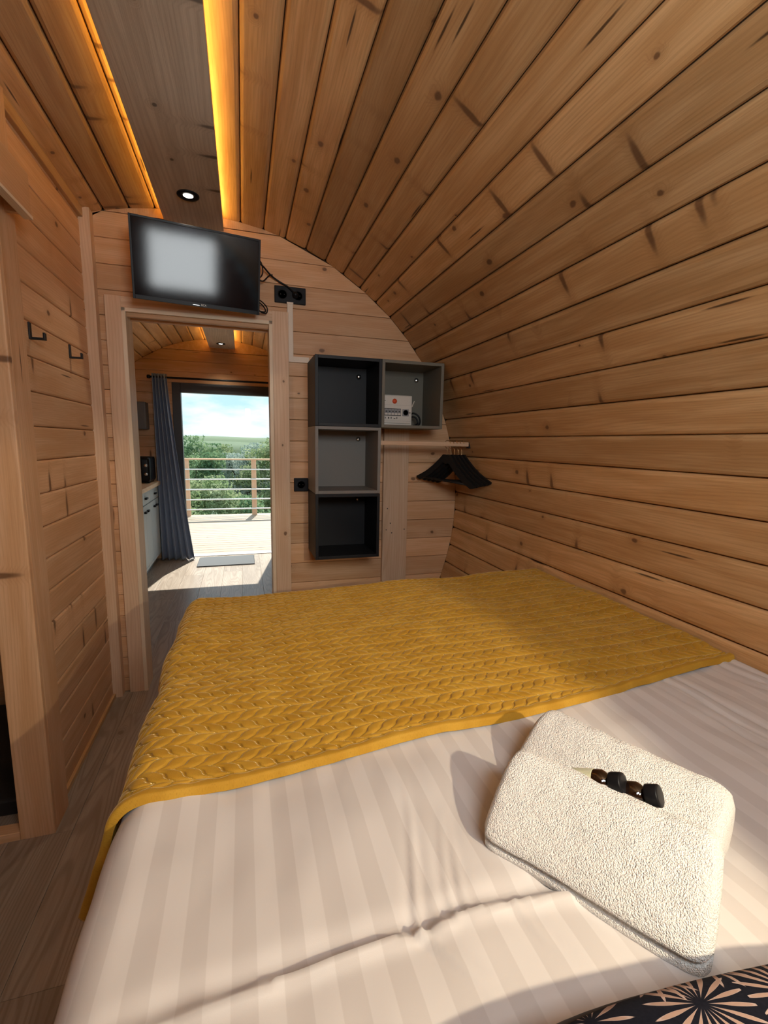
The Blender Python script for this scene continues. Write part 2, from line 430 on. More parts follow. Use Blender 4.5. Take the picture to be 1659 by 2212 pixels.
def terry_mat():
    m, t, b = new_mat('white_terry'); lk = t.links.new
    tcn = N(t, 'ShaderNodeTexCoord')
    n = N(t, 'ShaderNodeTexVoronoi'); n.inputs['Scale'].default_value = 620; lk(tcn.outputs['Object'], n.inputs['Vector'])
    n2 = N(t, 'ShaderNodeTexNoise'); n2.inputs['Scale'].default_value = 330; n2.inputs['Detail'].default_value = 4; lk(tcn.outputs['Object'], n2.inputs['Vector'])
    col = mixc(t, n2.outputs[0], (.88, .85, .81), (.98, .965, .94)); lk(col, b.inputs['Base Color'])
    b.inputs['Roughness'].default_value = .95; b.inputs['Sheen Weight'].default_value = .3; b.inputs['Specular IOR Level'].default_value = .1
    h = math_n(t, 'ADD', math_n(t, 'MULTIPLY', n.outputs['Distance'], -.8), n2.outputs[0])
    bp = N(t, 'ShaderNodeBump'); bp.inputs['Strength'].default_value = .85; bp.inputs['Distance'].default_value = .0028
    lk(h, bp.inputs['Height']); lk(bp.outputs[0], b.inputs['Normal'])
    return m
M['terry'] = terry_mat()

def cushion_mat():
    m, t, b = new_mat('leaf_print'); lk = t.links.new
    tcn = N(t, 'ShaderNodeTexCoord')
    def fan(scale, off, nleaf, w_):
        ad_ = N(t, 'ShaderNodeVectorMath', operation='MULTIPLY_ADD'); lk(tcn.outputs['Object'], ad_.inputs[0]); ad_.inputs[1].default_value = (scale, scale, 0); ad_.inputs[2].default_value = (off, off*.7, 0)
        v = N(t, 'ShaderNodeTexVoronoi', voronoi_dimensions='2D'); v.inputs['Scale'].default_value = 1; v.inputs['Randomness'].default_value = .55; lk(ad_.outputs[0], v.inputs['Vector'])
        d = N(t, 'ShaderNodeVectorMath', operation='SUBTRACT'); lk(ad_.outputs[0], d.inputs[0]); lk(v.outputs['Position'], d.inputs[1])
        s = N(t, 'ShaderNodeSeparateXYZ'); lk(d.outputs[0], s.inputs[0])
        ang = math_n(t, 'ARCTAN2', s.outputs[1], s.outputs[0])
        c = N(t, 'ShaderNodeSeparateColor'); lk(v.outputs['Color'], c.inputs[0])
        ang = math_n(t, 'ADD', ang, math_n(t, 'MULTIPLY', c.outputs[0], 6.28))
        leaf = math_n(t, 'ABSOLUTE', math_n(t, 'SINE', math_n(t, 'MULTIPLY', ang, nleaf)))
        r = v.outputs['Distance']
        width = math_n(t, 'MULTIPLY', ramp01(t, r, .04, .24), math_n(t, 'SUBTRACT', 1.0, ramp01(t, r, .22, .46)))
        thr = math_n(t, 'SUBTRACT', 1.0, math_n(t, 'MULTIPLY', width, w_))
        mask = ramp01(t, math_n(t, 'SUBTRACT', leaf, thr), .0, .012)
        core = ramp01(t, math_n(t, 'SUBTRACT', leaf, thr), .035, .06)
        return mask, core
    m1, c1 = fan(10.0, 0.3, 9.0, .22)
    m2, c2 = fan(13.0, 4.7, 6.0, .13)
    m1 = math_n(t, 'MAXIMUM', m1, m2); c1 = math_n(t, 'MAXIMUM', c1, c2)
    bgn = N(t, 'ShaderNodeTexNoise'); bgn.inputs['Scale'].default_value = 300; lk(tcn.outputs['Object'], bgn.inputs['Vector'])
    base = mixc(t, bgn.outputs[0], (.006, .007, .013), (.016, .017, .027))
    col = mixc(t, m1, base, (.52, .40, .37)); col = mixc(t, math_n(t, 'MULTIPLY', c1, .6), col, (.42, .25, .17))
    lk(col, b.inputs['Base Color']); b.inputs['Roughness'].default_value = .9; b.inputs['Specular IOR Level'].default_value = .1
    bp = N(t, 'ShaderNodeBump'); bp.inputs['Strength'].default_value = .2; bp.inputs['Distance'].default_value = .001
    lk(bgn.outputs[0], bp.inputs['Height']); lk(bp.outputs[0], b.inputs['Normal'])
    return m
M['cushion'] = cushion_mat()

def cloth_mat(name, c1, c2, scale=500):
    m, t, b = new_mat(name); lk = t.links.new
    tcn = N(t, 'ShaderNodeTexCoord'); n = N(t, 'ShaderNodeTexNoise'); n.inputs['Scale'].default_value = scale; lk(tcn.outputs['Object'], n.inputs['Vector'])
    lk(mixc(t, n.outputs[0], c1, c2), b.inputs['Base Color']); b.inputs['Roughness'].default_value = .85; b.inputs['Sheen Weight'].default_value = .2
    return m
M['curtain'] = cloth_mat('blue_grey_curtain', (.20, .27, .42), (.28, .36, .52))
M['mat'] = cloth_mat('grey_doormat', (.05, .055, .06), (.14, .15, .16), 160)
M['amber'] = plain('amber_glass', (.010, .0035, .002), .08, spec=.8, coat=1.0)
M['label'] = cloth_mat('bottle_label', (.55, .60, .30), (.85, .82, .70), 120)

def leaf_mat(name, c1, c2):
    m = bpy.data.materials.new(name); m.use_nodes = True; t = m.node_tree; t.nodes.clear(); lk = t.links.new
    o = N(t, 'ShaderNodeOutputMaterial'); a = N(t, 'ShaderNodeMixShader'); d = N(t, 'ShaderNodeBsdfDiffuse'); tr = N(t, 'ShaderNodeBsdfTranslucent')
    tcn = N(t, 'ShaderNodeTexCoord'); n = N(t, 'ShaderNodeTexNoise'); n.inputs['Scale'].default_value = 1.6; n.inputs['Detail'].default_value = 5
    lk(tcn.outputs['Object'], n.inputs['Vector']); col = mixc(t, ramp01(t, n.outputs[0], .3, .7), c1, c2)
    lk(col, d.inputs[0]); lk(col, tr.inputs[0]); a.inputs[0].default_value = .35
    lk(d.outputs[0], a.inputs[1]); lk(tr.outputs[0], a.inputs[2]); lk(a.outputs[0], o.inputs[0]); return m
M['leafA'] = leaf_mat('leaf_green', (.115, .21, .11), (.29, .39, .21))
M['leafB'] = leaf_mat('leaf_yellow_green', (.20, .28, .125), (.42, .47, .28))
M['leafC'] = leaf_mat('leaf_silver_green', (.28, .36, .31), (.48, .54, .48))
M['bark'] = plain('bark', (.10, .075, .05), .9, bump=.5, bscale=30)

# ------------------------------------------------------------------ vault profile (distance from the ridge, height)
PROF = [(0, 1.115), (.137, 1.109), (.216, 1.100), (.326, 1.083), (.434, 1.056), (.536, 1.020), (.636, .977), (.731, .926), (.824, .868), (.91, .808), (.994, .742), (1.072, .668), (1.143, .590), (1.212, .505), (1.275, .405), (1.335, .285), (1.385, .170), (1.422, .050), (1.455, -.070), (1.473, -.170), (1.483, -.294), (1.483, -.423), (1.470, -.568), (1.440, -.710), (1.395, -.86), (1.325, -1.05), (1.235, -1.24), (1.16, -1.385)]
pp = smooth_path([(x, 0, z) for x, z in PROF], 10)
PX = np.array([p.x for p in pp]); PZ = np.array([p.z for p in pp])
PS = np.concatenate([[0], np.cumsum(np.hypot(np.diff(PX), np.diff(PZ)))])
def at_s(s): return float(np.interp(s, PS, PX)), float(np.interp(s, PS, PZ))
def s_of_dx(dx): return float(np.interp(dx, PX[:150], PS[:150]))
def dx_at_z(z): return float(np.interp(-z, -PZ, PX))
def XR(z): return XC + dx_at_z(z)
def XL(z): return XC - dx_at_z(z)
STEP = .1138
sA = s_of_dx(.216); sLft = s_of_dx(.18)
right_j = [sA-STEP] + [sA+STEP*i for i in range(40) if sA+STEP*i < PS[-1]-.03] + [PS[-1]]
left_j = [sLft-STEP] + [sLft+STEP*i for i in range(40) if sLft+STEP*i < PS[-1]-.03] + [PS[-1]]

def shell(name, pts, off0, off1, y0, y1, mat, label):
    """pts: world (x,z) along the vault; a solid layer outside the boards"""
    a, b = [], []
    n = len(pts)
    for i, (x, z) in enumerate(pts):
        x0, z0 = pts[max(i-1, 0)]; x1, z1 = pts[min(i+1, n-1)]
        t = Vector((x1-x0, 0, z1-z0)).normalized(); nn = Vector((-t.z, 0, t.x))
        a.append((x+nn.x*off0, z+nn.z*off0)); b.append((x+nn.x*off1, z+nn.z*off1))
    v, f = [], []
    for y in (y0, y1):
        for p in a: v.append((p[0], y, p[1]))
        for p in b: v.append((p[0], y, p[1]))
    for i in range(n-1):
        f += [(i, i+1, i+1+2*n, i+2*n), (n+i, n+i+2*n, n+i+1+2*n, n+i+1), (i, n+i, n+i+1, i+1), (2*n+i, 2*n+i+1, 3*n+i+1, 3*n+i)]
    f += [(0, 2*n, 3*n, n), (n-1, 2*n-1, 4*n-1, 3*n-1)]
    o = from_py(name, v, f, mat)
    bm = bmesh.new(); bm.from_mesh(o.data); bmesh.ops.recalc_face_normals(bm, faces=bm.faces[:]); bm.to_mesh(o.data); bm.free()
    return setp(o, label, None, None, 'structure')

S_SPLIT = s_of_dx(1.0)
Y_OUT = YF+.12
cpts = [(XC-at_s(s)[0], at_s(s)[1]) for s in np.linspace(S_SPLIT, 0, 30)] + [(XC+at_s(s)[0], at_s(s)[1]) for s in np.linspace(0, S_SPLIT, 30)[1:]]
rpts = [(XC+at_s(s)[0], at_s(s)[1]) for s in np.linspace(S_SPLIT, PS[-1], 40)]
lpts = [(XC-at_s(s)[0], at_s(s)[1]) for s in np.linspace(PS[-1], S_SPLIT, 40)]
ceiling = shell('ceiling', cpts, .021, .06, YR-.1, Y_OUT, M['backing'], 'vaulted pine plank ceiling curving down to the walls')
wall_right = shell('wall_right', rpts, .021, .06, YR-.1, Y_OUT, M['backing'], 'curved pine plank wall behind the bed')
wall_left = shell('wall_left', lpts, .021, .06, YR-.1, Y_OUT, M['backing'], 'curved pine plank wall on the kitchen side')
for o, c in ((ceiling, 'ceiling'), (wall_right, 'wall'), (wall_left, 'wall')): o['category'] = c

def vault_planks(side, joints, y0, y1):
    for a, b in zip(joints[:-1], joints[1:]):
        (xa, za), (xb, zb) = at_s(a), at_s(b)
        if side < 0: pa, pb = Vector((XC-xb, 0, zb)), Vector((XC-xa, 0, za))
        else: pa, pb = Vector((XC+xa, 0, za)), Vector((XC+xb, 0, zb))
        c = (pa+pb)/2; d = (pb-pa); wd = d.length-.0018
        n = Vector((d.z, 0, -d.x)).normalized()          # towards the inside
        sm = (a+b)/2
        par = ceiling if sm < S_SPLIT else (wall_right if side > 0 else wall_left)
        plank(par, (c.x, (y0+y1)/2, c.z), (0, 1, 0), n, y1-y0, round(wd, 3), .02, M['pine'], ch=.0105)

def ridge_plank(y0, y1):
    xa, za = at_s(sLft-STEP); xb, zb = at_s(sA-STEP)
    plank(ceiling, (XC+(xb-xa)/2, (y0+y1)/2, (za+zb)/2+.001), (0, 1, 0), (0, 0, -1), y1-y0, xa+xb-.002, .02, M['pine'], ch=.0065)
for (y0, y1) in ((YR, YB), (YB+.1, YF)):
    vault_planks(1, right_j, y0, y1); vault_planks(-1, left_j, y0, y1); ridge_plank(y0, y1)

# ------------------------------------------------------------------ floor
floor = box('floor', (XL(FL)-.02, YR-.1, FL-.05), (XR(FL)+.02, YF+.1, FL-.012), M['backing'], bev=0)
setp(floor, 'grey oak laminate plank floor', 'floor', None, 'structure')
fw_, fl_ = .19, 1.25
nx = 12
for i in range(nx):
    x = XL(FL) + fw_*(i+.5)
    y = YR - (i*.47 % 1.0)*fl_*.9
    while y < YF+.05:
        a, b = max(y, YR), min(y+fl_, YF+.08)
        if b-a > .05:
            plank(floor, (x, (a+b)/2, FL), (0, 1, 0), (0, 0, 1), round(b-a-.001, 3), fw_-.0008, .012, M['oak'], ch=.0012)
        y += fl_

# ------------------------------------------------------------------ wall with the doorway
DX0, DX1, DZ = -.532, .147, .612        # clear opening
def prof_poly_right(x0, z0, z1, n=16):
    zs = np.linspace(z0, z1, n)
    return [(x0, z0)] + [(XR(z)+.015, z) for z in zs] + [(x0, z1)]
wall_back = extrude_xz('wall_back', [(DX1+.02, FL)] + [(XR(z)+.015, z) for z in np.linspace(FL, DZ+.02, 26)] + [(DX1+.02, DZ+.02)], YB+.021, YB+.08, M['backing'])
setp(wall_back, 'pine board wall around the doorway', 'wall', None, 'structure')
tops = [(XC+x, z+.012) for x, z in zip(PX, PZ) if z > DZ+.03]
topl = [(XC-x, z+.012) for x, z in zip(PX, PZ) if z > DZ+.03]
poly = [(XL(DZ+.02)-.015, DZ+.02), (XR(DZ+.02)+.015, DZ+.02)] + tops[::-1] + topl[1:]
extrude_xz('wall_core', poly, YB+.021, YB+.08, M['backing'], wall_back)
extrude_xz('wall_core', [(XL(z)-.015, z) for z in np.linspace(FL, DZ+.02, 26)] + [(DX0-.02, DZ+.02), (DX0-.02, FL)], YB+.021, YB+.08, M['backing'], wall_back)

def wall_boards(parent, yface, ny, zs, xa, xb, mat, th=.02, ch=.003):
    """horizontal boards; xa/xb are functions of z; face at yface looking along ny"""
    for z0, z1 in zip(zs[:-1], zs[1:]):
        wd = z1-z0-.0015; zc = (z0+z1)/2
        al = Vector((1, 0, 0)); nn = Vector((0, ny, 0)); xloc = al.cross(nn)   # local x in world
        lo, hi = (z0, z1) if xloc.z > 0 else (z1, z0)
        a0, a1, b0, b1 = xa(lo), xa(hi), xb(lo), xb(hi)
        if min(b0-a0, b1-a1) < .004: 
            if max(b0-a0, b1-a1) < .02: continue
            b0 = max(b0, a0+.002); b1 = max(b1, a1+.002)
        c = (a0+b1)/2
        plank(parent, (c, yface, zc), al, nn, 1.0, wd, th, mat, ch, ends=(round(a0-c, 4), round(a1-c, 4), round(b0-c, 4), round(b1-c, 4)), name='board')

zj = [.356+.1178*k for k in range(-15, 7)]
zj = [FL] + [z for z in zj if z > FL+.03 and z < 1.10] 
zlow = [z for z in zj if z <= .36+.24]
ZT = [z for z in zj if z > DZ-.03]
def xl_w(z): return -.70
def cap_top(zs): return zs
k_top = max(zlow)
wall_boards(wall_back, YB, -1, zlow, lambda z: .24, lambda z: XR(z)-.001, M['pine_wall'])
wall_boards(wall_back, YB, -1, zlow, lambda z: -.705, lambda z: -.61, M['pine_wall'])
wall_boards(wall_back, YB, -1, [z for z in zj if z >= k_top-.001] , lambda z: -.705, lambda z: XR(z)-.001, M['pine_wall'])
wall_boards(wall_back, YB, -1, zj, lambda z: XL(z)+.001, lambda z: -.79, M['pine_wall'])
# last board under the ridge, cut to the curve
zt = max(zj)
extrude_xz('board', [(-.60, zt+.001)] + [(XC-x, z) for x, z in list(zip(PX, PZ))[::-1] if z > zt and XC-x > -.62] + [(XC+x, z) for x, z in list(zip(PX, PZ))[1:] if z > zt], YB, YB+.02, M['pine_wall'], wall_back)
# kitchen side of the same wall
wall_boards(wall_back, YB+.1, 1, zlow, lambda z: .24, lambda z: XR(z)-.001, M['pine_wall'])
wall_boards(wall_back, YB+.1, 1, zlow, lambda z: XL(z)+.001, lambda z: -.61, M['pine_wall'])
wall_boards(wall_back, YB+.1, 1, [z for z in zj if z >= k_top-.001], lambda z: XL(z)+.001, lambda z: XR(z)-.001, M['pine_wall'])

# doorway: pale lining and flat casing
trim_1 = empty('trim_1', ((DX0+DX1)/2, YB, FL), label='pale timber lining and flat pine casing around the open doorway', cat='door frame', kind='structure')
def tpart(name, lo, hi, mat, along, parent, normal, ch=.002):
    """box shaped board given by world bounds, grain along the given axis"""
    lo, hi = Vector(lo), Vector(hi); c = (lo+hi)/2; d = hi-lo
    a = Vector(along); n = Vector(normal); x = a.cross(n)
    Lg = abs(d.dot(a)); wd = abs(d.dot(x)); th = abs(d.dot(n))
    cen = c + n*(th/2) - (parent.matrix_world.translation if parent else Vector())
    return plank(parent, cen, a, n, round(Lg, 4), round(wd, 4), round(th, 4), mat, ch, name=name)
def place(e): bpy.context.view_layer.update()
bpy.context.view_layer.update()
tpart('lining', (DX0-.018, YB-.022, FL), (DX0, YB+.122, DZ+.018), M['pale'], (0, 0, 1), trim_1, (1, 0, 0))
tpart('lining', (DX1, YB-.022, FL), (DX1+.018, YB+.122, DZ+.018), M['pale'], (0, 0, 1), trim_1, (-1, 0, 0))
tpart('lining', (DX0-.018, YB-.022, DZ), (DX1+.018, YB+.122, DZ+.018), M['pale'], (1, 0, 0), trim_1, (0, 0, -1))
tpart('casing', (-.622, YB-.018, FL), (DX0-.018, YB, DZ+.07), M['trim'], (0, 0, 1), trim_1, (0, -1, 0))
tpart('casing', (DX1+.018, YB-.018, FL), (.250, YB, DZ+.07), M['trim'], (0, 0, 1), trim_1, (0, -1, 0))
tpart('casing', (DX0-.018, YB-.018, DZ+.018), (DX1+.018, YB, DZ+.07), M['trim'], (1, 0, 0), trim_1, (0, -1, 0))
tpart('casing', (-.622, YB+.10, FL), (DX0-.018, YB+.118, DZ+.07), M['trim'], (0, 0, 1), trim_1, (0, 1, 0))
tpart('casing', (DX1+.018, YB+.10, FL), (.250, YB+.118, DZ+.07), M['trim'], (0, 0, 1), trim_1, (0, 1, 0))
tpart('casing', (DX0-.018, YB+.10, DZ+.018), (DX1+.018, YB+.118, DZ+.07), M['trim'], (1, 0, 0), trim_1, (0, 1, 0))

# ------------------------------------------------------------------ bathroom partition (left)
XP = -.695; YP0 = 1.69
wall_bath = box('wall_partition', (XP-.07, YP0+.05, FL), (XP-.021, YB, 1.03), M['backing'], bev=0)
setp(wall_bath, 'straight pine board partition with black coat hooks', 'wall', None, 'structure')
zl = [-.084+.1195*k for k in range(-11, 10)]
zl = [FL] + [z for z in zl if FL+.03 < z < 1.02] + [1.035]
for z0, z1 in zip(zl[:-1], zl[1:]):
    plank(wall_bath, (XP, (1.75+YB)/2, (z0+z1)/2), (0, 1, 0), (1, 0, 0), YB-1.75, round(z1-z0-.0015, 4), .02, M['pine_bath'], ch=.006, name='board')
trim_2 = empty('trim_2', (XP, YB, FL), label='slim pine corner batten beside the doorway wall', cat='trim', kind='structure')
bpy.context.view_layer.update()
tpart('batten', (XP-.005, YB-.055, FL), (-.650, YB, 1.045), M['trim'], (0, 0, 1), trim_2, (0, -1, 0))
trim_3 = empty('trim_3', (XP, YP0, .98), label='pine strip where the partition meets the vault', cat='trim', kind='structure')
bpy.context.view_layer.update()
tpart('batten', (XP, YP0, 1.0), (XP+.018, YB-.055, 1.05), M['pine'], (0, 1, 0), trim_3, (1, 0, 0))
baseboard_left = empty('baseboard_left', (XP, YP0, FL), label='thin pine skirting strip along the partition', cat='baseboard', kind='structure')
bpy.context.view_layer.update()
tpart('strip', (XP, 1.83, FL), (XP+.012, YB-.055, FL+.022), M['pine'], (0, 1, 0), baseboard_left, (1, 0, 0))
# bathroom front with its doorway
wall_bf = empty('wall_bathroom', (-.72, YP0, FL), label='bathroom front of pine posts and boards around a dark opening', cat='wall', kind='structure')
bpy.context.view_layer.update()
tpart('post', (-.765, YP0, FL), (-.662, YP0+.02, 1.03), M['pine_bath'], (0, 0, 1), wall_bf, (0, -1, 0), .003)
tpart('post', (-.71, YP0+.02, FL), (-.662, 1.825, 1.03), M['pine_bath'], (0, 0, 1), wall_bf, (1, 0, 0), .003)
tpart('threshold', (-1.30, YP0, FL), (-.765, YP0+.05, FL+.03), M['pine_bath'], (1, 0, 0), wall_bf, (0, 0, 1), .003)
tpart('post', (-1.40, YP0, FL), (-1.30, YP0+.05, .62), M['pine_bath'], (0, 0, 1), wall_bf, (0, -1, 0), .003)
for z0, z1 in zip(np.arange(.62, 1.0, .118), list(np.arange(.62, 1.0, .118)[1:])+[.985]):
    xa = min(XL(z0), XL(z1))-.004
    tpart('board', (xa, YP0, z0+.001), (-.765, YP0+.02, z1-.001), M['pine_bath'], (1, 0, 0), wall_bf, (0, -1, 0), .003)
for z0 in np.arange(FL, .60, .118):
    z1 = min(z0+.118, .62); xa = min(XL(z0), XL(z1))-.004
    if -1.40-xa > .02:
        tpart('board', (xa, YP0, z0+.001), (-1.40, YP0+.02, z1-.001), M['pine_bath'], (1, 0, 0), wall_bf, (0, -1, 0), .003)
# inside of the bathroom: tray and screen frame
st = empty('shower_tray', (-1.05, 2.1, FL), label='black shower tray behind the bathroom opening', cat='shower')
box('tray', (-.33, -.28, 0), (.27, .45, .065), M['tray'], st, .01)
sc_ = empty('shower_screen', (-.95, 1.92, FL+.065), label='grey framed shower screen standing on the black tray', cat='shower screen')
box('upright', (.095, -.012, 0), (.125, .012, 1.85), M['grey'], sc_, .003)
box('upright', (-.4, -.012, 0), (-.375, .012, 1.85), M['grey'], sc_, .003)
box('top_rail', (-.375, -.012, 1.82), (.095, .012, 1.85), M['grey'], sc_, .003)
box('pane', (-.375, -.003, 0), (.095, .003, 1.82), M['glass'], sc_, 0)
box('wall_panel', (-.79-.0, 1.76, FL), (-.772, 2.62, .98), M['bath'], wall_bath, .001)

# wooden pelmet box over the bathroom opening
pm = empty('pelmet_box', (-.6, 1.5, .66), label='open-bottomed wooden pelmet box above the bathroom opening', cat='pelmet')
bpy.context.view_layer.update()
tpart('front_board', (-.618, 1.18, .664), (-.60, 1.772, .782), M['pine_bath'], (0, 1, 0), pm, (1, 0, 0))
tpart('bottom_edge', (-.622, 1.18, .655), (-.597, 1.776, .664), M['pale'], (0, 1, 0), pm, (0, 0, -1), .001)
tpart('end_board', (-.70, 1.754, .664), (-.618, 1.772, .782), M['pine_bath'], (1, 0, 0), pm, (0, 1, 0))
tpart('top_board', (-1.07, 1.18, .764), (-.618, 1.688, .782), M['pine_bath'], (0, 1, 0), pm, (0, 0, 1))
tpart('end_board', (-1.07, 1.18, .664), (-.618, 1.198, .764), M['pine_bath'], (1, 0, 0), pm, (0, -1, 0))

# coat hooks
for y0, hl in ((1.945, 'black L-shaped coat hook on the partition nearer the bathroom opening'), (2.335, 'black L-shaped coat hook on the partition nearer the corner batten')):
    h = empty('coat_hook', (XP, y0, .36), label=hl, cat='hook', group='coat hooks on the partition')
    box('plate', (0, -.009, -.028), (.005, .009, .028), M['blackmetal'], h, .001)
    box('arm', (.004, -.009, -.028), (.048, .009, -.021), M['blackmetal'], h, .001)
    box('tip', (.042, -.009, -.022), (.048, .009, -.004), M['blackmetal'], h, .001)

# ------------------------------------------------------------------ ceiling beam boards with LED coves and downlights
def beam(y0, y1, xa, xb, z, label, lamps, led, tint):
    b = empty('ceiling_beam', ((xa+xb)/2, (y0+y1)/2, z), label=label, cat='beam')
    bpy.context.view_layer.update()
    plank(b, (0, 0, 0), (0, 1, 0), (0, 0, -1), y1-y0, xb-xa, .026, M['beam'], ch=.0015, name='board')
    h = (xb-xa)/2
    for sgn in (-1, 1):
        box('led_strip', (sgn*(h-.006)-.004, -(y1-y0)/2+.02, .027), (sgn*(h-.006)+.004, (y1-y0)/2-.02, .031), led, b, 0)
        box('spacer', (sgn*(h-.05)-.012, -(y1-y0)/2, .026), (sgn*(h-.05)+.012, (y1-y0)/2, .052), M['pine'], b, 0)
    for ylamp, watts, lamplabel in lamps:
        d = empty('downlight', (XC, ylamp, z), label=lamplabel, cat='lamp')
        lathe('ring', [(.019, -.001), (.021, -.004), (.043, -.006), (.046, -.003), (.046, .0)], (0, 0, 0), (0, 0, 1), M['black'], d)
        lathe('lens', [(.002, -.0045), (.019, -.0045), (.022, -.003), (.022, 0)], (0, 0, 0), (0, 0, 1), M['lens'], d)
        ld = bpy.data.lights.new('downlight_spot', 'SPOT'); ld.energy = watts; ld.spot_size = math.radians(105); ld.spot_blend = .7; ld.color = tint; ld.shadow_soft_size = .025
        lo = bpy.data.objects.new('downlight_spot', ld); COL.objects.link(lo); lo.location = (0, 0, -.012); lo.parent = d
    return b
beam(YR, YB-.002, -.338, -.066, 1.046, 'grey-brown glazed beam board with glowing amber edges above the bed', [(2.33, 9.0, 'round black-rimmed downlight in the grey-brown beam above the television')], M['led'], (1, .88, .70))
beam(YB+.102, YF-.02, -.332, -.058, 1.02, 'beam board with amber edges in the kitchen beyond the doorway', [(5.42, 9.0, 'small downlight in the kitchen beam close to the glass door')], M['led'], (1, .88, .70))

# ------------------------------------------------------------------ rear wall with the bedroom window (behind the camera)
wall_rear = empty('wall_rear', (XC, YR, FL), label='pine board wall with a window at the bed head', cat='wall', kind='structure')
bpy.context.view_layer.update()
def rear_boards(zs, xa, xb):
    for z0, z1 in zip(zs[:-1], zs[1:]):
        a = max(xa(z0), xa(z1)); b = min(xb(z0), xb(z1))
        if b-a < .03: continue
        c = Vector(((a+b)/2, YR, (z0+z1)/2)) - Vector((XC, YR, FL))
        plank(wall_rear, c, (1, 0, 0), (0, 1, 0), round(b-a, 3), round(z1-z0-.0015, 4), .04, M['pine_wall'], .003, name='board')
zr = list(np.arange(FL, WZ0-.05, .118)) + [WZ0]
rear_boards(zr, lambda z: XL(z), lambda z: XR(z))
zm = list(np.linspace(WZ0, WZ1, 5))
rear_boards(zm, lambda z: XL(z), lambda z: WX0)
rear_boards(zm, lambda z: WX1, lambda z: XR(z))
rear_boards(list(np.linspace(WZ1, 1.11, 4)), lambda z: XL(z), lambda z: XR(z))
window_1 = empty('window_1', ((WX0+WX1)/2, YR, (WZ0+WZ1)/2), label='small window in the wall at the bed head', cat='window', kind='structure')
ww, wh = (WX1-WX0)/2, (WZ1-WZ0)/2
for lo, hi in (((-ww-.03, -.03, -wh-.03), (-ww, .012, wh+.03)), ((ww, -.03, -wh-.03), (ww+.03, .012, wh+.03)), ((-ww, -.03, wh), (ww, .012, wh+.03)), ((-ww, -.03, -wh-.03), (ww, .012, -wh))):
    box('frame', lo, hi, M['frame'], window_1, .002)

box('pane', (-ww, -.016, -wh), (ww, -.010, wh), M['glass'], window_1, 0)

# bed-head reading lamp
LP = Vector((.62, YR+.10, .07))
rl = empty('reading_lamp', (LP.x, YR, LP.z+.03), label='small black reading spot on the wall at the bed head', cat='lamp')
lathe('wall_plate', [(.035, 0), (.035, .012), (.03, .016)], (0, 0, 0), (0, 1, 0), M['black'], rl)
tube('arm', [(0, .012, 0), (0, .05, .01), (0, .07, -.005)], .006, M['black'], rl)
tgt = Vector((.13, .72, -.57)); ldir = (tgt-LP).normalized()
lathe('shade', [(.022, -.045), (.026, -.04), (.032, .0), (.030, .0), (.024, -.036)], Vector((0, .10, -.03))+ldir*.0, ldir, M['black'], rl)
lathe('bulb', [(.004, -.03), (.016, -.02), (.018, -.012), (.012, -.004), (.003, -.002)], Vector((0, .10, -.03)), ldir, M['lens'], rl)
rd = bpy.data.lights.new('reading_lamp_offscreen', 'SPOT'); rd.energy = 34.0; rd.color = (1, .82, .55); rd.spot_size = math.radians(64); rd.spot_blend = .3; rd.shadow_soft_size = .012
ro = bpy.data.objects.new('reading_lamp_offscreen', rd); COL.objects.link(ro); ro.parent = rl
ro.location = Vector((0, .10, -.03))+ldir*.004; ro.rotation_euler = ldir.to_track_quat('-Z', 'Y').to_euler()

# ------------------------------------------------------------------ front wall with the glass door, kitchen
GX0, GX1, GZ = -.74, .44, .625
wall_front = extrude_xz('wall_front', [(XL(z)-.015, z) for z in np.linspace(FL-.05, GZ, 26)] + [(GX0, GZ), (GX0, FL-.05)], YF+.021, YF+.08, M['backing'])
setp(wall_front, 'pine board front wall around the glass door', 'wall', None, 'structure')
extrude_xz('wall_core', [(GX1, FL-.05)] + [(XR(z)+.015, z) for z in np.linspace(FL-.05, GZ, 26)] + [(GX1, GZ)], YF+.021, YF+.08, M['backing'], wall_front)
t2 = [(XC+x, z+.012) for x, z in zip(PX, PZ) if z > GZ+.01]; t3 = [(XC-x, z+.012) for x, z in zip(PX, PZ) if z > GZ+.01]
extrude_xz('wall_core', [(XL(GZ)-.015, GZ), (XR(GZ)+.015, GZ)] + t2[::-1] + t3[1:], YF+.021, YF+.08, M['backing'], wall_front)
zf = [GZ+.118*k for k in range(-17, 5)]
zf = [FL]+[z for z in zf if z > FL+.03 and z < 1.09]
zfl = [z for z in zf if z <= GZ+.001]; zfh = [z for z in zf if z >= GZ-.001]
wall_boards(wall_front, YF, -1, zfl, lambda z: XL(z)+.001, lambda z: GX0-.001, M['pine_wall'])
wall_boards(wall_front, YF, -1, zfl, lambda z: GX1+.001, lambda z: XR(z)-.001, M['pine_wall'])
wall_boards(wall_front, YF, -1, zfh, lambda z: XL(z)+.001, lambda z: XR(z)-.001, M['pine_wall'])
zt = max(zf)
extrude_xz('board', [(XC-x, z) for x, z in list(zip(PX, PZ))[::-1] if z > zt] + [(XC+x, z) for x, z in list(zip(PX, PZ))[1:] if z > zt], YF, YF+.02, M['pine_wall'], wall_front)
door_1 = empty('door_1', ((GX0+GX1)/2, YF+.04, FL), label='dark framed glass door onto the sunny deck', cat='door', kind='structure')
gw = (GX1-GX0)/2; gh = GZ-FL
for lo, hi in (((-gw, -.05, 0), (-gw+.088, .04, gh)), ((gw-.088, -.05, 0), (gw, .04, gh)), ((-gw+.088, -.05, gh-.105), (gw-.088, .04, gh))):
    box('frame', lo, hi, M['frame'], door_1, .004)
box('threshold', (-gw+.088, -.05, -.03), (gw-.088, .04, .008), M['white_metal'], door_1, .003)
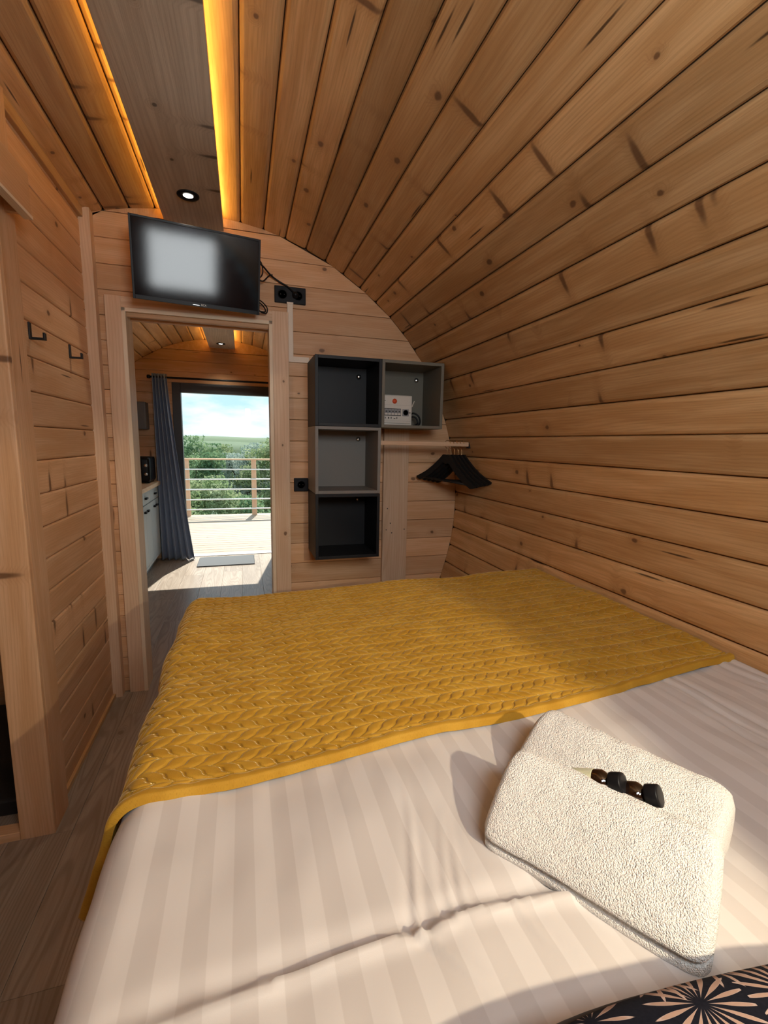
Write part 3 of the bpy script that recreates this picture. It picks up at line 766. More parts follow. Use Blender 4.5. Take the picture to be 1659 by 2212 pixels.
box('sill', (-gw+.088, .04, -.06), (gw-.088, .09, -.005), M['white_metal'], door_1, .003)
box('pane', (-gw+.088, -.006, .006), (gw-.088, .006, gh-.105), M['glass'], door_1, 0)

# curtain on its rod
rod = empty('curtain_rod', (-.2, YF-.07, .665), label='black curtain rod above the glass door', cat='curtain rod')
tube('rod', [(-.74, 0, 0), (.75, 0, 0)], .011, M['blackmetal'], rod, k=0)
lathe('finial', [(.011, 0), (.02, .004), (.02, .03), (.012, .034)], (-.74, 0, 0), (-1, 0, 0), M['blackmetal'], rod)
lathe('finial', [(.011, 0), (.02, .004), (.02, .03), (.012, .034)], (.75, 0, 0), (1, 0, 0), M['blackmetal'], rod)
for x in (-.70, .70):
    box('bracket', (x-.006, 0, -.006), (x+.006, .07, .006), M['blackmetal'], rod, .001)
def curtain():
    c = empty('curtain', (-.80, YF-.07, FL+.01), label='blue-grey curtain gathered beside the glass door', cat='curtain')
    nu, nv = 150, 40
    H_ = .70-FL-.01
    v, f = [], []
    for j in range(nv+1):
        t = j/nv                                   # 0 bottom .. 1 top
        x0 = -.125+.01*(1-t); x1 = .02+.215*(1-t)**1.25
        for i in range(nu+1):
            s = i/nu
            ph = s*2*math.pi*5.0
            x = x0+(x1-x0)*s + .012*math.sin(ph*2)*(1-t*.5)*.5
            y = -.012 - (.028+.028*(1-t))*math.sin(ph+.5*(1-t)) - .05*(1-t)*s
            v.append((x, y, t*H_))
    for j in range(nv):
        for i in range(nu):
            a = j*(nu+1)+i; f.append((a, a+1, a+nu+2, a+nu+1))
    o = from_py('cloth', v, f, M['curtain'], c, True)
    md = o.modifiers.new('thick', 'SOLIDIFY'); md.thickness = .003
    for i in range(5):
        x = -.11+i*.03
        lathe('eyelet', [(.014, -.003), (.022, -.003), (.022, .003), (.014, .003)], (x, 0, H_-.032), (1, 0, 0), M['steel'], c, n=18)
curtain()

# kitchen base unit along the left wall
KX = -.915
ku = empty('kitchen_unit', (KX-.18, 5.1, FL), label='pale blue-grey kitchen base unit with black handles', cat='cabinet')
box('body', (-.26, -.90, .08), (.155, .54, .865), M['cab'], ku, .002)
box('plinth', (-.24, -.88, 0), (.12, .52, .08), M['cab'], ku, .002)
def cup_handle(parent, y, z):
    box('handle', (.018, y-.035, z-.012), (.034, y+.035, z+.006), M['black'], parent, .004)
for (y0, y1) in ((-.895, -.43), (-.425, .055), (.06, .535)):
    d = box('drawer', (.155, y0, .735), (.175, y1, .855), M['cab'], ku, .003)
    box('handle', (.175, (y0+y1)/2-.04, .785), (.197, (y0+y1)/2+.04, .805), M['black'], d, .004)
    ym = (y0+y1)/2
    for a, b, hy in ((y0, ym-.002, ym-.06), (ym+.002, y1, ym+.06)):
        d2 = box('cabinet_door', (.155, a, .095), (.175, b, .725), M['cab'], ku, .003)
        box('inset_frame', (.175, a+.012, .11), (.178, b-.012, .13), M['cab'], d2, .001)
        box('handle', (.175, hy-.03, .655), (.197, hy+.03, .675), M['black'], d2, .004)
ct = empty('countertop', (KX-.18, 5.1, FL+.865), label='light oak countertop on the kitchen unit', cat='countertop')
bpy.context.view_layer.update()
tpart('slab', (KX-.45, 4.17, FL+.867), (KX+.02, 5.66, FL+.907), M['counter'], (0, 1, 0), ct, (0, 0, 1), .003)
# small black oven/toaster on the countertop
to = empty('toaster_oven', (-1.05, 5.46, FL+.907), rz=0, label='small black countertop oven with two knobs', cat='oven')
bm = bmesh.new(); bx(bm, (-.12, -.17, .012), (.12, .17, .275), .03, 3); bmobj('body', bm, M['black'], to, True)
box('glass_door', (-.085, -.176, .05), (.045, -.168, .245), M['screen'], to, .004)
for z in (.10, .19):
    lathe('knob', [(.016, 0), (.016, .014), (.013, .018)], (.082, -.17, z), (0, -1, 0), M['steel'], to)
box('door_handle', (-.08, -.20, .225), (.04, -.19, .235), M['steel'], to, .003)
for x in (-.09, .09):
    for y in (-.12, .12):
        lathe('foot', [(.012, 0), (.012, .014)], (x, y, 0), (0, 0, 1), M['black'], to, 12)
# dark grey panel on the kitchen wall
wp = empty('wall_box', (-1.10, 5.60, .10), label='dark grey flat box on the kitchen wall above the counter', cat='wall box')
box('case', (-.02, -.06, .0), (.115, .118, .29), M['grey'], wp, .012)
box('front_panel', (-.01, -.064, .012), (.105, -.058, .278), M['grey'], wp, .003)
# door mat
dm = empty('doormat', (-.21, 5.42, FL), label='grey rectangular doormat by the glass door', cat='doormat')
box('pile', (-.30, -.205, 0.004), (.30, .205, .012), M['mat'], dm, .002)
box('rubber_edge', (-.305, -.21, 0), (.305, .21, .005), M['black'], dm, .001)

# ------------------------------------------------------------------ deck, railing and landscape
DK = -1.45
deck = box('floor_deck', (-2.6, YF+.12, DK-.12), (2.4, 9.5, DK-.035), M['backing'], bev=0)
setp(deck, 'sunlit larch deck boards outside the glass door', 'deck', None, 'structure')
yy = YF+.13
while yy < 9.42:
    plank(deck, (-.1, yy+.07, DK), (1, 0, 0), (0, 0, 1), 5.0, .131, .03, M['deck'], ch=.005, name='deck_board'); yy += .142
rail = empty('deck_railing', (-.4, 9.40, DK), label='deck railing of timber posts with white horizontal bars', cat='railing')
bpy.context.view_layer.update()
for x in (-2.26, -1.03, .19, 1.41):
    tpart('post', (x-.047, 9.36, DK), (x+.047, 9.44, DK+1.075), M['rail'], (0, 0, 1), rail, (0, -1, 0), .003)
tpart('top_rail', (-2.4, 9.34, DK+1.075), (2.2, 9.46, DK+1.105), M['rail'], (1, 0, 0), rail, (0, 0, 1), .003)
for z in (-.554, -.743, -.937, -1.13, -1.32):
    tube('bar', [(-2.0, -.055, z-DK), (2.6, -.055, z-DK)], .014, M['white_metal'], rail, n=10, k=0)

def hills(name, y, zbase, amp, mat, label, seed, xw=900, depth=300):
    r = np.random.default_rng(seed); nx_ = 160
    xs = np.linspace(-xw, xw, nx_); zz = np.zeros(nx_)
    for k in range(1, 9):
        zz += r.normal()*np.sin(xs/xw*k*3.1+r.uniform(0, 6.28))/k
    zz = zbase+amp*(zz-zz.min())/(zz.max()-zz.min())
    v, f = [], []
    for x, z in zip(xs, zz):
        v += [(x, y, -60), (x, y+depth*.3, z*.72-8), (x, y+depth, z), (x, y+depth*2, -60)]
    for i in range(nx_-1):
        for k in range(3):
            f.append((i*4+k, (i+1)*4+k, (i+1)*4+k+1, i*4+k+1))
    o = from_py(name, v, f, mat, None, True); return setp(o, label, 'hill', None, 'structure')
hills('hills_far', 1500, 0.0, 14, M['hill'], 'distant wooded hill ridge on the horizon', 3)
hills('hills_near', 420, -9, 8, M['hill2'], 'wooded hillside beyond the trees', 5, 500, 90)
g = from_py('ground', [(-400, 10.5, -9.5), (400, 10.5, -9.5), (400, 460, -12), (-400, 460, -12)], [(0, 1, 2, 3)], M['ground'])
setp(g, 'green meadow below the deck', 'ground', None, 'structure')

def tree(x, y, top, rad, mat, label, n, seed):
    r = np.random.default_rng(seed)
    t = empty('leafy_tree', (x, y, -9.5), label=label, cat='tree', group='trees beyond the deck')
    cz = top-rad*1.06+9.5
    nc = 46
    d = r.normal(size=(nc, 3)); d /= np.linalg.norm(d, axis=1)[:, None]
    cen = d*(rad*r.uniform(.55, .92, nc)[:, None])*np.array([1, 1, .95])
    ci = r.integers(0, nc, n)
    p = cen[ci]+np.clip(r.normal(size=(n, 3)), -1.6, 1.6)*rad*.115
    p[:, 2] += cz
    a = r.normal(size=(n, 3)); a /= np.linalg.norm(a, axis=1)[:, None]
    b = np.cross(a, r.normal(size=(n, 3))); b /= np.linalg.norm(b, axis=1)[:, None]
    s = (rad*.022*r.uniform(.6, 1.3, n))[:, None]
    q = np.stack([p-a*s*1.5, p+b*s*.8, p+a*s*1.5, p-b*s*.8], 1).reshape(-1, 3)
    from_py('foliage', q.tolist(), [(4*i, 4*i+1, 4*i+2, 4*i+3) for i in range(n)], mat, t)
    lathe('trunk', [(rad*.10, 0), (rad*.08, cz*.5), (rad*.05, cz)], (0, 0, 0), (0, 0, 1), M['bark'], t, 10)
    for k in range(5):
        tube('branch', [(0, 0, cz*.7), tuple(cen[k]*.5+np.array([0, 0, cz*.92])), tuple(cen[k]+np.array([0, 0, cz]))], rad*.02, M['bark'], t, 6, 4)
TR = [(-2.1, 19, .25, 2.0, 'leafA', 'tall green tree rising above the horizon beside the curtain'),
      (-.9, 15, -.95, 1.6, 'leafB', 'yellow-green tree crown below the top rail'),
      (.15, 21, .05, 1.5, 'leafC', 'pale silvery tree between two green crowns'),
      (1.55, 20, .28, 1.9, 'leafB', 'broad yellow-green crown beside the timber post'),
      (.45, 14, -1.5, 1.7, 'leafA', 'green crown close behind the white bars'),
      (-1.7, 13, -2.4, 1.5, 'leafA', 'low green crown behind the railing post'),
      (3.9, 19, .0, 2.3, 'leafA', 'large green tree past the far end of the deck'),
      (-5.2, 21, .2, 2.5, 'leafB', 'wide yellow-green tree on the curtain side of the view'),
      (.6, 30, .1, 2.2, 'leafA', 'dark green tree behind the pale silvery one'),
      (-1.3, 31, -.1, 2.3, 'leafB', 'hazy yellow-green tree behind the tall one'),
      (2.2, 13.5, -2.6, 1.5, 'leafB', 'low yellow-green bush crown by the deck corner')]
for i, (x, y, tz, rd_, mt, lb) in enumerate(TR):
    tree(x, y, tz, rd_, M[mt], lb, 15000, 100+i)

# ------------------------------------------------------------------ television
tv = empty('television', (-.175, 2.44, .79), label='small black flat television tilted on the wall above the doorway', cat='television')
yaw, pit, rol = .159, .205, .006
rv = Vector((math.cos(yaw), math.sin(yaw), 0)); nv_ = Vector((math.sin(yaw)*math.cos(pit), -math.cos(yaw)*math.cos(pit), -math.sin(pit)))
uv_ = rv.cross(-nv_) if rv.cross(-nv_).z > 0 else -rv.cross(-nv_)
tv.rotation_mode = 'QUATERNION'
tv.rotation_quaternion = Matrix(((rv.x, uv_.x, nv_.x), (rv.y, uv_.y, nv_.y), (rv.z, uv_.z, nv_.z))).to_quaternion()
# local: x right, y up, z towards the viewer
bm = bmesh.new(); bx(bm, (-.28, -.1675, -.018), (.28, .1675, -.002), .004, 2); bx(bm, (-.19, -.12, -.05), (.19, .10, -.016), .012, 2)
bmobj('housing', bm, M['black'], tv)
for lo, hi in (((-.28, -.1675, -.004), (-.271, .1675, .001)), ((.271, -.1675, -.004), (.28, .1675, .001)), ((-.271, .158, -.004), (.271, .1675, .001)), ((-.271, -.1675, -.004), (.271, -.150, .001))):
    box('bezel', lo, hi, M['black'], tv, .001)
box('screen', (-.271, -.150, -.004), (.271, .158, -.0006), M['screen'], tv, 0)
box('status_light', (-.03, -.1615, .0005), (.0, -.1600, .0014), M['steel'], tv, 0)
def text(name, body, size, loc, rot, mat, parent, ext=.0003):
    cu = bpy.data.curves.new(name, 'FONT'); cu.body = body; cu.size = size; cu.extrude = ext; cu.align_x = 'CENTER'; cu.align_y = 'CENTER'
    tmp = bpy.data.objects.new(name, cu); COL.objects.link(tmp); bpy.context.view_layer.update()
    me = bpy.data.meshes.new_from_object(tmp.evaluated_get(bpy.context.evaluated_depsgraph_get()))
    bpy.data.objects.remove(tmp)
    o = link(name, me, None, parent); me.materials.clear(); me.materials.append(mat); o.location = loc; o.rotation_euler = rot; return o
text('brand_lettering', 'RCA', .012, (.018, -.159, .0013), (0, 0, 0), M['white'], tv)
# wall bracket and leads
br = tube('wall_bracket', [(0, 0, -.05), (0, .01, -.12), (.02, .03, -.19)], .012, M['blackmetal'], tv)
cb = empty('television_cable', (.10, 2.55, .85), label='black television lead running to the double socket', cat='cable')
tube('lead', [(-.02, -.03, .035), (.02, .03, .03), (.06, .07, .005), (.10, .085, -.015), (.15, .083, -.04), (.185, .075, -.072)], .0045, M['black'], cb)
tube('lead', [(-.01, -.02, -.05), (.02, .05, -.035), (.05, .075, .0), (.07, .085, .012)], .0035, M['black'], cb)
tube('loop', [(-.01, -.02, .05), (.012, .03, .045), (.02, .05, .01), (.008, .04, -.02), (-.01, 0, -.03)], .0032, M['black'], cb)
tube('loop', [(-.02, -.02, -.14), (.015, .03, -.145), (.038, .05, -.165), (.035, .05, -.19), (.01, .03, -.195), (-.02, 0, -.18)], .0032, M['black'], cb)
tube('loop', [(-.02, -.02, -.15), (.01, .03, -.155), (.028, .05, -.172), (.025, .05, -.186), (-.01, .02, -.19)], .0032, M['black'], cb)
lathe('plug', [(.017, 0), (.017, .02), (.012, .03), (.006, .035)], (.19, .098, -.08), (-.1, -1, .2), M['black'], cb)

# sockets and duct
def socket(name, x0, x1, z0, z1, n, label):
    s = empty(name, ((x0+x1)/2, YB, (z0+z1)/2), label=label, cat='socket')
    w_, h_ = (x1-x0)/2, (z1-z0)/2
    box('plate', (-w_, -.012, -h_), (w_, 0, h_), M['socket'], s, .003)
    for k in range(n):
        cx_ = (k-(n-1)/2)*(2*w_/n)
        rr = min(h_, w_/n)*.62
        lathe('well', [(rr, .0), (rr, .0025), (rr*.86, .0025), (rr*.80, -.002)], (cx_, -.012, 0), (0, -1, 0), M['black'], s)
        for dx_ in (-.0095, .0095):
            lathe('contact', [(.0028, 0), (.0028, .001)], (cx_+dx_, -.0125, 0), (0, -1, 0), M['print'], s, 10)
    return s
socket('wall_socket', .180, .344, .730, .815, 2, 'black double socket beside the television')
socket('wall_socket', .272, .352, -.281, -.205, 1, 'black single socket beside the grey storage cubes')
du = empty('cable_duct', (.26, YB, .45), label='pale square cable duct bending from the double socket to the cubes', cat='cable duct')
box('riser', (-.015, -.014, .0), (.015, 0, .282), M['duct'], du, .0015)
box('elbow', (-.015, -.0145, -.022), (.015, 0, .008), M['duct'], du, .0015)
box('run', (.013, -.014, -.022), (.10, 0, .008), M['duct'], du, .0015)
box('end_cap', (-.017, -.016, .276), (.017, 0, .286), M['duct'], du, .001)

# ------------------------------------------------------------------ storage cubes
CY = 2.372
def cube(x, z, mat, label):
    c = empty('storage_cube', (x, YB, z), label=label, cat='storage cube')
    y0, y1, h, t = CY-YB, -.002, .1745, .016
    box('side_panel', (-h, y0, -h), (-h+t, y1, h), mat, c, .001)
    box('side_panel', (h-t, y0, -h), (h, y1, h), mat, c, .001)
    box('top_panel', (-h+t, y0, h-t), (h-t, y1, h), mat, c, .001)
    box('bottom_panel', (-h+t, y0, -h), (h-t, y1, -h+t), mat, c, .001)
    box('back_panel', (-h+t, y1-.012, -h+t), (h-t, y1, h-t), mat, c, 0)
    lathe('fixing_cap', [(.014, 0), (.014, .005), (.010, .011), (.004, .013)], (h-t-.045, y1-.012, h-t-.045), (0, -1, 0), M['steel'], c, 18)
    return c
cube(.5275, .257, M['char'], 'charcoal storage cube on top of the light grey one')
cube(.8775, .257, M['taupe'], 'grey-green storage cube holding the white fuse box')
cube(.5275, -.0935, M['ltgrey'], 'light grey storage cube between two charcoal ones')
cube(.5275, -.444, M['char'], 'charcoal storage cube at the bottom below the light grey one')

fb = empty('fuse_box', (.812, 2.50, .0985), label='white fuse box with a red round sticker inside the grey-green cube', cat='fuse box')
FBW, FBH = .192, .165
box('case', (-FBW/2, -.03, 0), (FBW/2, .06, FBH), M['white'], fb, .004)
box('front_cover', (-FBW/2+.006, -.036, .012), (FBW/2-.008, -.028, FBH-.004), M['white'], fb, .003)
wn_ = box('breaker_window', (-.085, -.0365, .052), (.030, -.0355, .092), M['print'], fb, 0)
for k in range(6):
    bk = box('breaker', (-.083+k*.0187, -.039, .056), (-.083+k*.0187+.0175, -.036, .089), M['breaker'] if k else M['white'], fb, .0008)
    box('toggle', (-.083+k*.0187+.005, -.044, .072), (-.083+k*.0187+.0125, -.038, .079), M['print'], bk, .0008)
    box('label_strip', (-.083+k*.0187+.001, -.0396, .057), (-.083+k*.0187+.0165, -.0388, .066), M['white'], bk, 0)
box('outlet', (.038, -.039, .052), (.076, -.035, .090), M['breaker'], fb, .002)
lathe('outlet_ring', [(.0155, 0), (.0155, .002), (.0135, .002), (.0125, -.001)], (.057, -.039, .071), (0, -1, 0), M['print'], fb)
for dx_ in (-.006, .006):
    lathe('outlet_hole', [(.0022, 0), (.0022, .0008)], (.057+dx_, -.0394, .071), (0, -1, 0), M['black'], fb, 10)
lathe('cover_screw', [(.0038, 0), (.0038, .0015)], (.082, -.0362, .071), (0, -1, 0), M['print'], fb, 12)
lathe('cover_screw', [(.002, 0), (.002, .0012)], (-.0885, -.0362, .072), (0, -1, 0), M['print'], fb, 10)
lathe('sticker', [(.0135, 0), (.0135, .0006)], (-.008, -.0362, .131), (0, -1, 0), M['red'], fb, 28)
for x_, w_, h_ in ((-.082, .016, .003), (-.062, .004, .009), (-.045, .007, .009), (-.029, .005, .010), (-.012, .010, .004), (.004, .005, .009)):
    box('print_mark', (x_, -.0366, .036), (x_+w_, -.0361, .036+h_), M['print'], fb, 0)
box('print_mark', (-.074, -.0366, .131), (-.060, -.0361, .134), M['print'], fb, 0)
box('cover_line', (-FBW/2+.008, -.0364, .024), (FBW/2-.010, -.0361, .0248), M['breaker'], fb, 0)
box('cover_line', (-FBW/2+.008, -.0364, .110), (FBW/2-.010, -.0361, .1106), M['breaker'], fb, 0)
bm = bmesh.new(); cyl(bm, (.096, -.03, .105), (.104, -.045, .135), .003, .0025, 8); bmobj('latch', bm, M['white'], fb)
fc = empty('fuse_box_cable', (.96, 2.56, .098), label='dark cable coiled beside the fuse box in the grey-green cube', cat='cable')
tube('cable', [(-.05, .0, .05), (-.02, -.02, .075), (.01, -.03, .06), (.022, -.03, .03), (.015, -.02, .006), (-.01, .0, .006)], .005, M['black'], fc)
tube('cable', [(-.05, .01, .03), (-.02, .0, .055), (.004, -.01, .05), (.014, -.015, .02), (.0, 0, .006)], .005, M['black'], fc)

# vertical board, hanging rail and hangers
vb = empty('upright_board', (.875, YB, FL), label='wide pine upright board beside the storage cubes', cat='board')
bpy.context.view_layer.update()
tpart('board', (.797, YB-.026, FL), (.953, YB, .084), M['trim'], (0, 0, 1), vb, (0, -1, 0), .0015)
for x_, z_ in ((-.055, .95), (-.03, .99), (-.02, .93), (.06, .95), (-.05, 1.08), (-.02, .62), (.05, .62)):
    lathe('screw', [(.0035, 0), (.0035, .001)], (x_, -.026, z_-.1), (0, -1, 0), M['print'], vb, 10)
RY = 2.41
rl2 = empty('clothes_rail', (.97, RY, .002), label='pale wooden clothes rail between the light grey cube and the curved wall', cat='rail')
bpy.context.view_layer.update()
tpart('bar', (.703, RY-.011, -.010), (1.238, RY+.011, .014), M['trim'], (1, 0, 0), rl2, (0, -1, 0), .003)
box('end_bracket', (.262, -.018, -.022), (.272, .018, .024), M['blackmetal'], rl2, .001)

def hanger_parts():
    """hanger lying in local XZ, hook eye centred over the origin; y is thickness"""
    hw = .222
    prof = []
    outer, inner = [], []
    n = 18
    for i in range(n+1):
        t = i/n; x = hw*t
        top = -.062 - .010*(t*4)**2/(1+(t*4)**2)*.0 - (.014*max(0, (t-.10))/.9 if t < .1 else 0)
        # shoulder curve: flat centre, then sloping with a gentle S
        zt_ = -.058 - .150*(max(0, t-.12)/.88)**.88 + .018*math.sin(math.pi*min(1, max(0, (t-.12)/.88)))*-.6
        wd = .050 - .022*t if t < .9 else .030-.02*(t-.9)/.1
        outer.append((x, zt_)); inner.append((x*(.97), zt_-wd))
    pts = [(-x, z) for x, z in outer[::-1]] + outer[1:] + inner[::-1] + [(-x, z) for x, z in inner[1:]]
    return pts
HP = hanger_parts()
def shoulder_mesh():
    n = len(HP); bm = bmesh.new()
    m_ = (n+2)//2
    # build as strip outer/inner
    k = 37
    out_ = HP[:k]; inn = HP[k:]
    inn = inn[:18+1][::-1]            # right inner from centre to tip (after reversing)
    right_in = inn; left_in = HP[k+19:]
    inner_all = [(-x, z) for x, z in right_in[::-1]] + right_in[1:]
    v, f = [], []
    th = .006
    for y in (-th, th):
        for (x, z) in out_: v.append((x, y, z))
        for (x, z) in inner_all: v.append((x, y, z))
    q = 2*k
    for i in range(k-1):
        f += [(i, i+1, k+i+1, k+i), (q+i, q+k+i, q+k+i+1, q+i+1), (i, q+i, q+i+1, i+1), (k+i, k+i+1, q+k+i+1, q+k+i)]
    f += [(0, k, q+k, q), (k-1, q+k-1, q+2*k-1, 2*k-1)]
    me = bpy.data.meshes.new('shoulders'); me.from_pydata(v, [], f); me.update()
    b = bmesh.new(); b.from_mesh(me); bmesh.ops.recalc_face_normals(b, faces=b.faces[:]); b.to_mesh(me); b.free()
    return me
def first_hanger():
    h = empty('clothes_hanger', (0, 0, 0), label='black wooden clothes hanger with brass hook on the pale rail', cat='hanger', group='black hangers on the clothes rail')
    link('shoulders', shoulder_mesh(), M['hanger'], h)
    tube('crossbar', [(-.205, 0, -.206), (.205, 0, -.206)], .006, M['hanger'], h, 8, 0)
    pts = [(0, 0, -.07), (0, 0, -.035), (-.004, 0, -.024), (-.018, 0, -.012), (-.0225, 0, .003), (-.017, 0, .017), (-.003, 0, .0235), (.012, 0, .019), (.0195, 0, .006)]
    tube('hook', [(x+.0, y, z) for x, y, z in pts], .0017, M['brass'], h, 8, 6)
    return h
hg0 = first_hanger()
hs_ = [(1.108+.0215*k, -65.5-1.2*k, 4-1.6*k) for k in range(5)]
for i, (x, a, tl) in enumerate(hs_):
    if i == 0: h = hg0
    else:
        h = hg0.copy(); COL.objects.link(h)
        for ch in hg0.children:
            c = ch.copy(); COL.objects.link(c); c.parent = h
    h.location = (x, RY, .000); h.rotation_euler = (0, math.radians(tl), math.radians(a))

# ------------------------------------------------------------------ bed
bed = empty('bed', (.5, .87, FL), label='double bed under the white striped duvet', cat='bed')
box('bed_base', (-.64, -1.08, .0), (.44, .90, .50), M['trim'], bed, .004)
box('mattress', (-.685, -1.10, .50), (.70, .93, .755), M['mattress'], bed, .05, 4, True)

def vnoise(x, y, seed):
    r = np.random.default_rng(seed); G = r.uniform(-1, 1, (64, 64))
    xi = np.floor(x).astype(int); yi = np.floor(y).astype(int); fx = x-xi; fy = y-yi
    fx = fx*fx*fx*(fx*(fx*6-15)+10); fy = fy*fy*fy*(fy*(fy*6-15)+10)
    g = lambda a, b: G[a % 64, b % 64]
    return (g(xi, yi)*(1-fx)+g(xi+1, yi)*fx)*(1-fy) + (g(xi, yi+1)*(1-fx)+g(xi+1, yi+1)*fx)*fy

def drape(s, t, X0, X1, Y0, Y1, r, flare):
    """flat cloth coordinates -> draped position over the mattress block"""
    cx_ = np.clip(s, X0, X1); cy_ = np.clip(t, Y0, Y1)
    ox, oy = s-cx_, t-cy_; a = np.hypot(ox, oy)+1e-9
    ang = np.minimum(a/r, math.pi/2)
    rest = np.maximum(a-r*math.pi/2, 0)
    hor = r*np.sin(ang)+rest*flare; ver = r*(1-np.cos(ang))+rest*np.sqrt(np.maximum(1-flare**2, 0))
    return cx_+ox/a*hor, cy_+oy/a*hor, -ver

def cloth(name, s, t, X, Y, Z, disp, mat, parent, thick):
    """grid arrays; displacement along the surface normal"""
    P = np.stack([X, Y, Z], -1)
    du = np.gradient(P, axis=1); dv = np.gradient(P, axis=0)
    n = np.cross(du, dv); n /= np.linalg.norm(n, axis=-1, keepdims=True)+1e-12
    P = P+n*disp[..., None]
    nv, nu = s.shape
    idx = np.arange(nv*nu).reshape(nv, nu)
    q = np.stack([idx[:-1, :-1], idx[:-1, 1:], idx[1:, 1:], idx[1:, :-1]], -1).reshape(-1, 4)
    me = bpy.data.meshes.new(name)
    me.vertices.add(nv*nu); me.vertices.foreach_set('co', P.reshape(-1).astype(np.float32))
    me.loops.add(q.size); me.loops.foreach_set('vertex_index', q.reshape(-1).astype(np.int32))
    me.polygons.add(len(q)); me.polygons.foreach_set('loop_start', np.arange(0, q.size, 4, dtype=np.int32))
    me.polygons.foreach_set('use_smooth', np.ones(len(q), bool))
    at = me.attributes.new('cloth', 'FLOAT_VECTOR', 'POINT')
    at.data.foreach_set('vector', np.stack([s, t, s*0], -1).reshape(-1).astype(np.float32))
    me.update(calc_edges=True); me.validate()
    o = link(name, me, mat, parent)
    if thick:
        md = o.modifiers.new('thick', 'SOLIDIFY'); md.thickness = thick; md.offset = -1
    return o

ZB = -.572           # top of the duvet
def bed_top(X, Y):
    """gentle unevenness of the bed shared by duvet and throw"""
    z = .010*vnoise(X*3.1+5, Y*2.3+9, 11)+.005*vnoise(X*7+2, Y*6+3, 12)
    z += .022*np.clip((X-.85)/.4, 0, 1)**1.5*np.clip((Y-.9)/.6, 0, 1)
    z += -.008*np.clip((Y-1.2)/.6, 0, 1)
    return z

def ridge(d, w_): return np.exp(-(d/w_)**2)
def make_duvet():
    sx_ = np.arange(-.60, 1.262, .0052); ty = np.arange(-.16, 1.86, .0056)
    s, t = np.meshgrid(sx_, ty)
    X, Y, Z = drape(s, t, -.150, 1.30, -.5, 1.70, .055, .10)
    Z = Z+ZB
    on = np.clip(1-(-(Z-ZB))/.03, 0, 1)
    Z = Z+bed_top(s, t)
    d = .0045*vnoise(s*9+1, t*5+4, 21)+.0022*vnoise(s*22+1, t*12+4, 22)
    # long fold across the bed near the head
    yl = .416+.010*np.sin(s*9+.6)+.006*vnoise(s*11, s*0+3, 31)
    side = np.clip((s+.22)/.2, 0, 1)*np.clip((.62-s)/.15, 0, 1)
    d += side*(.009*ridge(t-yl, .010)-.006*ridge(t-yl-.022, .014)+.004*(t < yl))
    # short pulls meeting the fold
    for (x0, y0, x1, y1, hh, ww_) in ((.245, .70, .190, .42, .0050, .0035), (.285, .62, .240, .425, .0045, .0035), (.33, .66, .243, .43, .003, .004), (.19, .42, .235, .30, .0045, .0035), (.30, .415, .36, .30, .003, .005)):
        dx_, dy_ = x1-x0, y1-y0; l2 = dx_*dx_+dy_*dy_
        k = np.clip(((s-x0)*dx_+(t-y0)*dy_)/l2, 0, 1)
        fade = k if y0 > y1 and y0 > .5 else 1-k
        dist = s-(x0+dx_*k)-.010*np.sin(k*3+x0*30)
        off = np.hypot(dist, t-(y0+dy_*k))
        d += fade*(hh*ridge(off, ww_)-hh*.5*ridge(off-.010, .006))
    # crumpled lengthwise folds beside the wall
    m_ = np.clip((s-.70)/.18, 0, 1)*np.clip((t-.25)/.25, 0, 1)*np.clip((1.0-t)/.15, 0, 1)
    u = (s+.10*(t-.6)+.012*vnoise(s*6, t*9, 41))*26
    d += m_*.0115*(np.abs(np.sin(u*3.14159))**.45-.6)*np.clip(.35+.9*vnoise(s*9, t*3, 42), 0, 1.2)
    # soft ripples under the throw edge
    m2 = np.clip(1-np.abs(t-.70)/.12, 0, 1)
    d += m2*.004*vnoise(s*26, t*9, 43)
    # side drop folds
    hang = np.clip((-.18-s)/.1, 0, 1)
    d += hang*.010*np.sin(t*24+2*np.sin(t*5))
    root = empty('duvet', (.5, .85, ZB), label='white satin-striped duvet spread over the bed', cat='duvet')
    cloth('cover', s, t, X-.5, Y-.85, Z-ZB, d, M['duvet'], root, .016)
make_duvet()

